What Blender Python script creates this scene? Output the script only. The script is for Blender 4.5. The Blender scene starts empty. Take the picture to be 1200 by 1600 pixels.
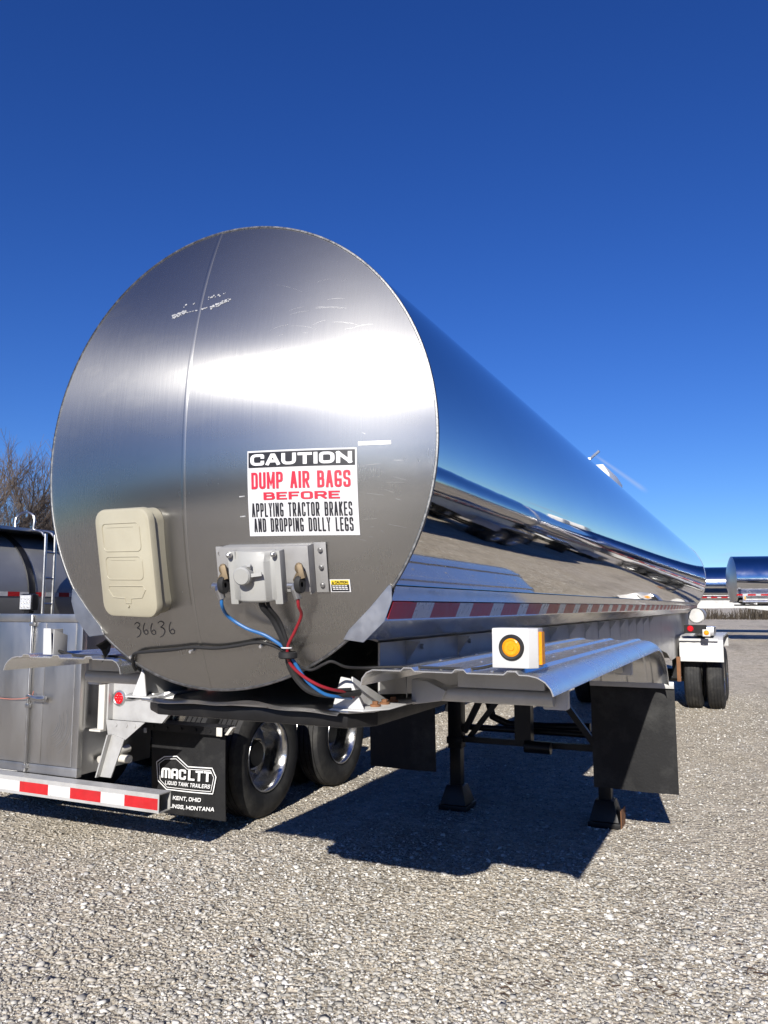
import bpy, bmesh, math, random
import numpy as np
from mathutils import Vector, Matrix
rad = math.radians
SC = bpy.context.scene
COL = SC.collection

# ------------------------------------------------------------------ camera
R = 0.9                       # tank radius
ZC = 2.3595                   # tank axis height
cam = bpy.data.cameras.new("camera")
cam.sensor_fit = 'VERTICAL'; cam.sensor_height = 36.0
cam.lens = 36.0 * 1237 / 1600
cam.clip_start = 0.05; cam.clip_end = 3000
cam_o = bpy.data.objects.new("camera", cam); COL.objects.link(cam_o)
cam_o.location = (1.8504, -2.4615, 1.77)
cam_o.rotation_euler = (rad(90 + 6.8), 0, rad(25.1))
SC.camera = cam_o

# ------------------------------------------------------------------ light
SUN_DIR = Vector((0.19, -1.0, 0.525)).normalized()      # towards the sun
elev = math.asin(SUN_DIR.z); azim = math.atan2(SUN_DIR.x, SUN_DIR.y)
sun = bpy.data.lights.new("sun", 'SUN'); sun.energy = 4.7; sun.angle = rad(0.53); sun.color = (1.0, 0.955, 0.88)
sun_o = bpy.data.objects.new("sun", sun); COL.objects.link(sun_o)
sun_o.location = (0, 0, 30); sun_o.rotation_euler = SUN_DIR.to_track_quat('Z', 'Y').to_euler()

W = bpy.data.worlds.new("World"); SC.world = W; W.use_nodes = True
nt = W.node_tree; N = nt.nodes; Lk = nt.links
bg = N["Background"]; bg.inputs[1].default_value = 0.056
sky = N.new("ShaderNodeTexSky"); sky.sky_type = 'NISHITA'; sky.sun_disc = False
sky.sun_elevation = elev; sky.sun_rotation = azim
sky.altitude = 250; sky.air_density = 1.0; sky.dust_density = 0.0; sky.ozone_density = 4.0
hsv = N.new("ShaderNodeHueSaturation"); hsv.inputs['Hue'].default_value = 0.517; hsv.inputs['Saturation'].default_value = 1.22; hsv.inputs['Value'].default_value = 1.20
Lk.new(sky.outputs[0], hsv.inputs['Color'])
tint = N.new("ShaderNodeMix"); tint.data_type = 'RGBA'; tint.blend_type = 'MULTIPLY'; tint.inputs['Factor'].default_value = 1
tint.inputs['B'].default_value = (0.66, 0.91, 1.19, 1); Lk.new(hsv.outputs[0], tint.inputs['A'])
# a thin vapour trail and a faint low cloud, fixed in the sky's own directions
tc = N.new("ShaderNodeTexCoord")
def vmath(op, a, b=None):
    n = N.new("ShaderNodeVectorMath"); n.operation = op
    for i, x in enumerate((a, b)):
        if x is None: continue
        if isinstance(x, (tuple, Vector)): n.inputs[i].default_value = tuple(x)
        else: Lk.new(x, n.inputs[i])
    return n
def fmath(op, a, b=None, clamp=False):
    n = N.new("ShaderNodeMath"); n.operation = op; n.use_clamp = clamp
    for i, x in enumerate((a, b)):
        if x is None: continue
        if isinstance(x, (int, float)): n.inputs[i].default_value = x
        else: Lk.new(x, n.inputs[i])
    return n.outputs[0]
def maprange(v, a, b, c, d, smooth=True):
    n = N.new("ShaderNodeMapRange"); n.interpolation_type = 'SMOOTHSTEP' if smooth else 'LINEAR'
    Lk.new(v, n.inputs[0])
    for i, x in enumerate((a, b, c, d)): n.inputs[i + 1].default_value = x
    return n.outputs[0]
D0 = Vector((-0.1732, 0.9673, 0.1855)).normalized(); D1 = Vector((-0.1100, 0.9848, 0.1340)).normalized()
Tn = D0.cross(D1).normalized(); Ta = (D1 - D0).normalized()
dirn = vmath('NORMALIZE', tc.outputs['Generated']).outputs[0]
dd = fmath('ABSOLUTE', vmath('DOT_PRODUCT', dirn, Tn).outputs['Value'])
al = vmath('DOT_PRODUCT', vmath('SUBTRACT', dirn, D0).outputs[0], Ta).outputs['Value']
ln = (D1 - D0).length
wid = maprange(al, 0, ln, 0.0022, 0.0042, False)
core = fmath('SUBTRACT', 1.0, fmath('DIVIDE', dd, wid), True)
a1 = maprange(al, -0.004, 0.02, 0, 1); a2 = maprange(al, ln * 0.8, ln, 1, 0)
trail = fmath('MULTIPLY', fmath('MULTIPLY', core, a1), fmath('MULTIPLY', a2, 0.26))
noise = N.new("ShaderNodeTexNoise"); noise.inputs['Scale'].default_value = 3.0; noise.inputs['Detail'].default_value = 5
mp = N.new("ShaderNodeMapping"); mp.inputs['Scale'].default_value = (2, 2, 14); Lk.new(dirn, mp.inputs[0]); Lk.new(mp.outputs[0], noise.inputs['Vector'])
sep = N.new("ShaderNodeSeparateXYZ"); Lk.new(dirn, sep.inputs[0])
band = fmath('MULTIPLY', maprange(sep.outputs[2], 0.0, 0.05, 0.7, 1), maprange(sep.outputs[2], 0.055, 0.10, 1, 0))
cl = fmath('MULTIPLY', fmath('MULTIPLY', maprange(noise.outputs[0], 0.52, 0.7, 0, 0.35), band), 1.0)
mixc = N.new("ShaderNodeMix"); mixc.data_type = 'RGBA'
Lk.new(cl, mixc.inputs['Factor']); Lk.new(tint.outputs['Result'], mixc.inputs['A']); mixc.inputs['B'].default_value = (6.0, 5.4, 6.2, 1)
mixt = N.new("ShaderNodeMix"); mixt.data_type = 'RGBA'
Lk.new(trail, mixt.inputs['Factor']); Lk.new(mixc.outputs['Result'], mixt.inputs['A']); mixt.inputs['B'].default_value = (9.5, 9.6, 9.8, 1)
Lk.new(mixt.outputs['Result'], bg.inputs[0])

vs = SC.view_settings; vs.view_transform = 'Standard'; vs.look = 'None'; vs.exposure = 0.5; vs.gamma = 1.0
SC.cycles.max_bounces = 10; SC.cycles.glossy_bounces = 8
SC.cycles.caustics_reflective = False; SC.cycles.caustics_refractive = False

# ------------------------------------------------------------------ materials
def mat(name, col, rough=0.5, metal=0.0, var=0.12, vscale=6.0, bump=0.0, bscale=40.0, spec=0.5, rvar=0.08, stretch=(1, 1, 1), dirt=None, dirt_amt=0.0):
    m = bpy.data.materials.new(name); m.use_nodes = True
    t = m.node_tree; n = t.nodes; l = t.links; p = n["Principled BSDF"]
    p.inputs['Roughness'].default_value = rough; p.inputs['Metallic'].default_value = metal
    p.inputs['Specular IOR Level'].default_value = spec
    co = n.new("ShaderNodeTexCoord"); mpn = n.new("ShaderNodeMapping"); mpn.inputs['Scale'].default_value = stretch
    l.new(co.outputs['Object'], mpn.inputs[0])
    nz = n.new("ShaderNodeTexNoise"); nz.inputs['Scale'].default_value = vscale; nz.inputs['Detail'].default_value = 6; nz.inputs['Roughness'].default_value = 0.65
    l.new(mpn.outputs[0], nz.inputs['Vector'])
    ramp = n.new("ShaderNodeMapRange"); ramp.inputs[1].default_value = 0.25; ramp.inputs[2].default_value = 0.75
    ramp.inputs[3].default_value = 1 - var; ramp.inputs[4].default_value = 1 + var * 0.6; l.new(nz.outputs[0], ramp.inputs[0])
    mul = n.new("ShaderNodeMix"); mul.data_type = 'RGBA'; mul.blend_type = 'MULTIPLY'; mul.inputs['Factor'].default_value = 1
    mul.inputs['A'].default_value = (*col, 1)
    l.new(ramp.outputs[0], mul.inputs['B'])
    out = mul.outputs['Result']
    if dirt:
        n2 = n.new("ShaderNodeTexNoise"); n2.inputs['Scale'].default_value = vscale * 0.45; n2.inputs['Detail'].default_value = 8; n2.inputs['Roughness'].default_value = 0.7
        l.new(mpn.outputs[0], n2.inputs['Vector'])
        r2 = n.new("ShaderNodeMapRange"); r2.inputs[1].default_value = 0.48; r2.inputs[2].default_value = 0.72; r2.inputs[4].default_value = dirt_amt
        l.new(n2.outputs[0], r2.inputs[0])
        mx = n.new("ShaderNodeMix"); mx.data_type = 'RGBA'; l.new(r2.outputs[0], mx.inputs['Factor']); l.new(out, mx.inputs['A']); mx.inputs['B'].default_value = (*dirt, 1)
        out = mx.outputs['Result']
    l.new(out, p.inputs['Base Color'])
    if rvar:
        rr = n.new("ShaderNodeMapRange"); rr.inputs[1].default_value = 0.3; rr.inputs[2].default_value = 0.7
        rr.inputs[3].default_value = max(0.01, rough - rvar); rr.inputs[4].default_value = min(1, rough + rvar)
        l.new(nz.outputs[0], rr.inputs[0]); l.new(rr.outputs[0], p.inputs['Roughness'])
    if bump:
        nb = n.new("ShaderNodeTexNoise"); nb.inputs['Scale'].default_value = bscale; nb.inputs['Detail'].default_value = 4
        l.new(mpn.outputs[0], nb.inputs['Vector'])
        b = n.new("ShaderNodeBump"); b.inputs['Strength'].default_value = 1.0; b.inputs['Distance'].default_value = bump
        l.new(nb.outputs[0], b.inputs['Height']); l.new(b.outputs[0], p.inputs['Normal'])
    return m

M = {}
M['mirror'] = mat("polished_steel", (0.66, 0.64, 0.615), 0.036, 1, var=0.07, vscale=1.5, rvar=0.012, bump=0.0016, bscale=1.6, stretch=(1, 0.45, 1))
M['mirror_far'] = mat("polished_steel_worn", (0.60, 0.61, 0.63), 0.10, 1, var=0.06, vscale=2, rvar=0.03, bump=0.002, bscale=1.5)
M['dull_tank'] = mat("dull_tank_steel", (0.33, 0.33, 0.325), 0.38, 0.5, var=0.12, vscale=3, rvar=0.05, bump=0.004, bscale=2.0)
M['steel'] = mat("stainless_steel", (0.50, 0.50, 0.50), 0.36, 1, var=0.10, vscale=5, rvar=0.07, bump=0.0006, bscale=9)
M['steel_door'] = mat("stainless_door", (0.52, 0.51, 0.49), 0.42, 1, var=0.12, vscale=3, rvar=0.08, bump=0.002, bscale=4, stretch=(1, 1, 0.3))
M['alu'] = mat("bare_aluminium", (0.62, 0.62, 0.62), 0.34, 1, var=0.10, vscale=7, rvar=0.08, bump=0.0008, bscale=14)
M['alu_bright'] = mat("bright_aluminium", (0.80, 0.80, 0.80), 0.25, 0.85, var=0.06, vscale=5, rvar=0.05, bump=0.0015, bscale=5)
M['bracket'] = mat("dull_aluminium", (0.34, 0.335, 0.33), 0.5, 0.35, var=0.10, vscale=14, dirt=(0.25, 0.23, 0.20), dirt_amt=0.3)
M['scuff'] = mat("scuffed_steel", (0.47, 0.47, 0.47), 0.44, 1, var=0.3, vscale=40, rvar=0.1)
M['scuff_pale'] = mat("dried_residue", (0.50, 0.50, 0.49), 0.5, 0.4, var=0.4, vscale=60)
M['seam'] = mat("dressed_weld", (0.40, 0.395, 0.39), 0.40, 1, var=0.2, vscale=30, rvar=0.08)
M['weld'] = mat("rough_weld_bead", (0.22, 0.22, 0.22), 0.45, 1, var=0.4, vscale=60, rvar=0.12, bump=0.0005, bscale=140)
M['galv'] = mat("grey_frame_paint", (0.54, 0.535, 0.52), 0.42, 0.30, var=0.12, vscale=6, dirt=(0.16, 0.14, 0.12), dirt_amt=0.35, bump=0.0006, bscale=25)
M['white'] = mat("white_paint", (0.58, 0.58, 0.575), 0.38, 0, var=0.05, vscale=9, dirt=(0.45, 0.42, 0.37), dirt_amt=0.25)
M['offwhite'] = mat("greyed_white_paint", (0.62, 0.60, 0.55), 0.5, 0, var=0.08, vscale=9, dirt=(0.30, 0.26, 0.21), dirt_amt=0.4)
M['black'] = mat("black_paint", (0.009, 0.009, 0.010), 0.42, 0, var=0.3, vscale=8, dirt=(0.03, 0.027, 0.024), dirt_amt=0.5, spec=0.35)
M['rubber'] = mat("black_rubber", (0.011, 0.011, 0.012), 0.72, 0, var=0.25, vscale=10, dirt=(0.045, 0.042, 0.038), dirt_amt=0.45, bump=0.001, bscale=120)
M['flap'] = mat("rubber_flap", (0.013, 0.013, 0.014), 0.62, 0, var=0.25, vscale=5, dirt=(0.07, 0.07, 0.067), dirt_amt=0.6, spec=0.3, bump=0.0012, bscale=60)
M['rail'] = mat("polished_rail", (0.60, 0.60, 0.61), 0.14, 1, var=0.08, vscale=5, rvar=0.05, bump=0.0015, bscale=5)
M['rim'] = mat("polished_wheel", (0.68, 0.675, 0.66), 0.2, 1, var=0.2, vscale=9, rvar=0.08, dirt=(0.16, 0.15, 0.13), dirt_amt=0.4, bump=0.001, bscale=20)
M['tyre'] = mat("tyre_rubber", (0.014, 0.014, 0.015), 0.75, 0, var=0.25, vscale=6, dirt=(0.10, 0.095, 0.085), dirt_amt=0.6)
M['cream'] = mat("cream_plastic", (0.40, 0.372, 0.28), 0.42, 0, var=0.05, vscale=7, dirt=(0.33, 0.285, 0.20), dirt_amt=0.35, bump=0.0004, bscale=60)
M['grey_plastic'] = mat("grey_plastic", (0.34, 0.34, 0.325), 0.5, 0, var=0.07, vscale=10, dirt=(0.30, 0.28, 0.24), dirt_amt=0.3)
M['sign_white'] = mat("sign_vinyl_white", (0.61, 0.61, 0.62), 0.30, 0, var=0.03, vscale=8)
M['ink_black'] = mat("ink_black", (0.012, 0.012, 0.016), 0.4, 0, var=0.2, vscale=20)
M['ink_red'] = mat("ink_red", (0.60, 0.022, 0.05), 0.4, 0, var=0.08, vscale=20)
M['ink_white'] = mat("ink_white", (0.78, 0.78, 0.78), 0.5, 0, var=0.05, vscale=20)
M['ink_yellow'] = mat("ink_yellow", (0.75, 0.55, 0.03), 0.4, 0, var=0.1, vscale=20)
M['tape_red'] = mat("tape_red", (0.50, 0.018, 0.022), 0.35, 0, var=0.15, vscale=25, bump=0.0003, bscale=300, dirt=(0.3, 0.03, 0.03), dirt_amt=0.4)
M['tape_white'] = mat("tape_white", (0.72, 0.72, 0.71), 0.3, 0.15, var=0.12, vscale=25, bump=0.0003, bscale=300, dirt=(0.4, 0.38, 0.35), dirt_amt=0.4)
M['lens_red'] = mat("red_lens", (0.62, 0.012, 0.02), 0.18, 0, var=0.15, vscale=60, bump=0.0015, bscale=160)
M['lens_amber'] = mat("amber_lens", (0.90, 0.33, 0.012), 0.16, 0, var=0.15, vscale=60, bump=0.0015, bscale=160)
M['lens_clear'] = mat("clear_lens", (0.70, 0.71, 0.72), 0.12, 0.3, var=0.3, vscale=80, bump=0.003, bscale=110)
M['hose_blue'] = mat("blue_hose", (0.02, 0.13, 0.36), 0.35, 0, var=0.1, vscale=10)
M['hose_red'] = mat("red_hose", (0.26, 0.014, 0.022), 0.35, 0, var=0.1, vscale=10)
M['brass'] = mat("dirty_brass", (0.22, 0.165, 0.10), 0.6, 0.5, var=0.3, vscale=20, dirt=(0.12, 0.09, 0.06), dirt_amt=0.6)
M['rust'] = mat("rusty_steel", (0.22, 0.10, 0.045), 0.8, 0.1, var=0.35, vscale=14, bump=0.002, bscale=40)
M['bark'] = mat("grey_bark", (0.105, 0.085, 0.07), 0.9, 0, var=0.3, vscale=4)
M['twig'] = mat("grey_twigs", (0.12, 0.095, 0.08), 0.9, 0, var=0.3, vscale=2)
M['brush'] = mat("dry_brush", (0.055, 0.042, 0.027), 0.9, 0, var=0.5, vscale=0.8)

def brushed():
    m = bpy.data.materials.new("brushed_steel"); m.use_nodes = True
    t = m.node_tree; n = t.nodes; l = t.links; p = n["Principled BSDF"]
    p.inputs['Metallic'].default_value = 1
    p.inputs['Anisotropic'].default_value = 0.95
    p.inputs['Anisotropic Rotation'].default_value = 0.0
    tg = n.new("ShaderNodeTangent"); tg.direction_type = 'UV_MAP'; tg.uv_map = 'UVMap'
    l.new(tg.outputs[0], p.inputs['Tangent'])
    co = n.new("ShaderNodeTexCoord")
    def nz(scale, st, det=4):
        mpn = n.new("ShaderNodeMapping"); mpn.inputs['Scale'].default_value = st; l.new(co.outputs['Object'], mpn.inputs[0])
        a = n.new("ShaderNodeTexNoise"); a.inputs['Scale'].default_value = scale; a.inputs['Detail'].default_value = det
        l.new(mpn.outputs[0], a.inputs['Vector']); return a.outputs[0]
    def mr(v, a, b, c, d):
        q = n.new("ShaderNodeMapRange")
        for i, x in enumerate((a, b, c, d)): q.inputs[i + 1].default_value = x
        l.new(v, q.inputs[0]); return q.outputs[0]
    grain = nz(60, (4.5, 1, 0.05), 3); cloud = nz(1.1, (1, 1, 0.7), 2); smudge = nz(7, (0.5, 1, 1.6), 6)
    def mm(op, a, b):
        q = n.new("ShaderNodeMath"); q.operation = op
        for i, x in enumerate((a, b)):
            if isinstance(x, (int, float)): q.inputs[i].default_value = x
            else: l.new(x, q.inputs[i])
        return q.outputs[0]
    r = mm('ADD', mr(grain, 0.3, 0.7, 0.25, 0.262), mm('ADD', mr(cloud, 0.3, 0.7, 0.0, 0.02), mr(smudge, 0.55, 0.8, 0.0, 0.025)))
    l.new(r, p.inputs['Roughness'])
    v = mm('MULTIPLY', mr(grain, 0.25, 0.75, 0.975, 1.02), mr(smudge, 0.45, 0.85, 1.0, 0.93))
    mx = n.new("ShaderNodeMix"); mx.data_type = 'RGBA'; mx.blend_type = 'MULTIPLY'; mx.inputs['Factor'].default_value = 1
    mx.inputs['A'].default_value = (0.405, 0.398, 0.378, 1); l.new(v, mx.inputs['B']); l.new(mx.outputs['Result'], p.inputs['Base Color'])
    b = n.new("ShaderNodeBump"); b.inputs['Distance'].default_value = 0.00006; b.inputs['Strength'].default_value = 0.3
    l.new(grain, b.inputs['Height'])
    b2 = n.new("ShaderNodeBump"); b2.inputs['Distance'].default_value = 0.0009; b2.inputs['Strength'].default_value = 0.5
    l.new(cloud, b2.inputs['Height']); l.new(b.outputs[0], b2.inputs['Normal'])
    l.new(b2.outputs[0], p.inputs['Normal'])
    p2 = n.new("ShaderNodeBsdfPrincipled"); p2.inputs['Metallic'].default_value = 1; p2.inputs['Roughness'].default_value = 0.48
    l.new(mx.outputs['Result'], p2.inputs['Base Color']); l.new(b2.outputs[0], p2.inputs['Normal'])
    ms = n.new("ShaderNodeMixShader"); l.new(mr(cloud, 0.3, 0.7, 0.22, 0.26), ms.inputs[0]); l.new(p.outputs[0], ms.inputs[1]); l.new(p2.outputs[0], ms.inputs[2])
    l.new(ms.outputs[0], n["Material Output"].inputs['Surface'])
    return m
M['brushed'] = brushed()

def gravel_ground():
    m = bpy.data.materials.new("gravel_ground"); m.use_nodes = True
    t = m.node_tree; n = t.nodes; l = t.links; p = n["Principled BSDF"]; p.inputs['Roughness'].default_value = 0.9; p.inputs['Specular IOR Level'].default_value = 0.2
    co = n.new("ShaderNodeTexCoord")
    def vor(scale, feature='F1'):
        v = n.new("ShaderNodeTexVoronoi"); v.inputs['Scale'].default_value = scale; v.feature = feature; l.new(co.outputs['Object'], v.inputs['Vector']); return v
    v1 = vor(34); v2 = vor(75); v3 = vor(11)
    nb = n.new("ShaderNodeTexNoise"); nb.inputs['Scale'].default_value = 0.55; nb.inputs['Detail'].default_value = 8; nb.inputs['Roughness'].default_value = 0.6; l.new(co.outputs['Object'], nb.inputs['Vector'])
    nf = n.new("ShaderNodeTexNoise"); nf.inputs['Scale'].default_value = 6; nf.inputs['Detail'].default_value = 8; nf.inputs['Roughness'].default_value = 0.7; l.new(co.outputs['Object'], nf.inputs['Vector'])
    s = n.new("ShaderNodeSeparateColor"); l.new(v1.outputs['Color'], s.inputs[0])
    s2 = n.new("ShaderNodeSeparateColor"); l.new(v2.outputs['Color'], s2.inputs[0])
    rp = n.new("ShaderNodeValToRGB"); e = rp.color_ramp.elements
    e[0].color = (0.28, 0.25, 0.205, 1); e[1].color = (0.74, 0.70, 0.63, 1); e[1].position = 1
    k = e.new(0.35); k.color = (0.47, 0.43, 0.36, 1)
    k = e.new(0.7); k.color = (0.60, 0.555, 0.48, 1)
    l.new(s.outputs[0], rp.inputs[0])
    rp2 = n.new("ShaderNodeValToRGB"); e = rp2.color_ramp.elements
    e[0].color = (0.34, 0.305, 0.25, 1); e[1].color = (0.62, 0.575, 0.50, 1); l.new(s2.outputs[0], rp2.inputs[0])
    mx = n.new("ShaderNodeMix"); mx.data_type = 'RGBA'; l.new(nf.outputs[0], mx.inputs['Factor']); l.new(rp.outputs[0], mx.inputs['A']); l.new(rp2.outputs[0], mx.inputs['B'])
    # packed brown fines between the pale stones, and worn wheel lanes
    r = n.new("ShaderNodeMapRange"); r.inputs[1].default_value = 0.42; r.inputs[2].default_value = 0.68; r.inputs[4].default_value = 0.6; l.new(nb.outputs[0], r.inputs[0])
    mx2 = n.new("ShaderNodeMix"); mx2.data_type = 'RGBA'; l.new(r.outputs[0], mx2.inputs['Factor']); l.new(mx.outputs['Result'], mx2.inputs['A']); mx2.inputs['B'].default_value = (0.46, 0.41, 0.325, 1)
    r2 = n.new("ShaderNodeMapRange"); r2.inputs[1].default_value = 0.3; r2.inputs[2].default_value = 0.75; r2.inputs[3].default_value = 0.78; r2.inputs[4].default_value = 1.15; l.new(nf.outputs[0], r2.inputs[0])
    mx3 = n.new("ShaderNodeMix"); mx3.data_type = 'RGBA'; mx3.blend_type = 'MULTIPLY'; mx3.inputs['Factor'].default_value = 1; l.new(mx2.outputs['Result'], mx3.inputs['A']); l.new(r2.outputs[0], mx3.inputs['B'])
    s3 = n.new("ShaderNodeSeparateColor"); l.new(v3.outputs['Color'], s3.inputs[0])
    r3 = n.new("ShaderNodeMapRange"); r3.inputs[3].default_value = 0.80; r3.inputs[4].default_value = 1.12; l.new(s3.outputs[0], r3.inputs[0])
    mx5 = n.new("ShaderNodeMix"); mx5.data_type = 'RGBA'; mx5.blend_type = 'MULTIPLY'; mx5.inputs['Factor'].default_value = 1; l.new(mx3.outputs['Result'], mx5.inputs['A']); l.new(r3.outputs[0], mx5.inputs['B'])
    wm = n.new("ShaderNodeMix"); wm.data_type = 'RGBA'; wm.blend_type = 'MULTIPLY'; wm.inputs['Factor'].default_value = 1; l.new(mx5.outputs['Result'], wm.inputs['A']); wm.inputs['B'].default_value = (1.07, 1.03, 0.97, 1)
    mx3 = wm
    # dark damp patches and worn lanes with ragged edges
    mpl = n.new("ShaderNodeMapping"); mpl.inputs['Scale'].default_value = (0.9, 0.16, 1); mpl.inputs['Rotation'].default_value = (0, 0, 0.25); l.new(co.outputs['Object'], mpl.inputs[0])
    nl = n.new("ShaderNodeTexNoise"); nl.inputs['Scale'].default_value = 1.1; nl.inputs['Detail'].default_value = 9; nl.inputs['Roughness'].default_value = 0.68; l.new(mpl.outputs[0], nl.inputs['Vector'])
    rl = n.new("ShaderNodeMapRange"); rl.inputs[1].default_value = 0.50; rl.inputs[2].default_value = 0.66; rl.inputs[3].default_value = 1.0; rl.inputs[4].default_value = 0.70; l.new(nl.outputs[0], rl.inputs[0])
    mx4 = n.new("ShaderNodeMix"); mx4.data_type = 'RGBA'; mx4.blend_type = 'MULTIPLY'; mx4.inputs['Factor'].default_value = 1; l.new(mx3.outputs['Result'], mx4.inputs['A']); l.new(rl.outputs[0], mx4.inputs['B'])
    l.new(mx4.outputs['Result'], p.inputs['Base Color'])
    b = n.new("ShaderNodeBump"); b.inputs['Distance'].default_value = 0.02; b.inputs['Strength'].default_value = 0.9; b.invert = True; l.new(v1.outputs['Distance'], b.inputs['Height'])
    b2 = n.new("ShaderNodeBump"); b2.inputs['Distance'].default_value = 0.03; b2.inputs['Strength'].default_value = 0.7; l.new(nf.outputs[0], b2.inputs['Height']); l.new(b.outputs[0], b2.inputs['Normal'])
    l.new(b2.outputs[0], p.inputs['Normal'])
    return m
M['ground'] = gravel_ground()

def stones_mat():
    m = bpy.data.materials.new("gravel_stones"); m.use_nodes = True
    t = m.node_tree; n = t.nodes; l = t.links; p = n["Principled BSDF"]; p.inputs['Roughness'].default_value = 0.85; p.inputs['Specular IOR Level'].default_value = 0.25
    g = n.new("ShaderNodeNewGeometry"); rp = n.new("ShaderNodeValToRGB"); e = rp.color_ramp.elements
    e[0].color = (0.23, 0.22, 0.205, 1); e[1].color = (0.82, 0.80, 0.75, 1)
    for pos, c in ((0.15, (0.33, 0.315, 0.285)), (0.36, (0.45, 0.425, 0.375)), (0.6, (0.545, 0.52, 0.475)), (0.8, (0.39, 0.385, 0.375)), (0.88, (0.70, 0.68, 0.635))):
        k = e.new(pos); k.color = (*c, 1)
    l.new(g.outputs['Random Per Island'], rp.inputs[0])
    co = n.new("ShaderNodeTexCoord"); nz = n.new("ShaderNodeTexNoise"); nz.inputs['Scale'].default_value = 0.7; nz.inputs['Detail'].default_value = 6; l.new(co.outputs['Object'], nz.inputs['Vector'])
    r = n.new("ShaderNodeMapRange"); r.inputs[1].default_value = 0.45; r.inputs[2].default_value = 0.70; r.inputs[4].default_value = 0.62; l.new(nz.outputs[0], r.inputs[0])
    mx = n.new("ShaderNodeMix"); mx.data_type = 'RGBA'; l.new(r.outputs[0], mx.inputs['Factor']); l.new(rp.outputs[0], mx.inputs['A']); mx.inputs['B'].default_value = (0.40, 0.36, 0.295, 1)
    l.new(mx.outputs['Result'], p.inputs['Base Color'])
    return m
M['stones'] = stones_mat()

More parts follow.
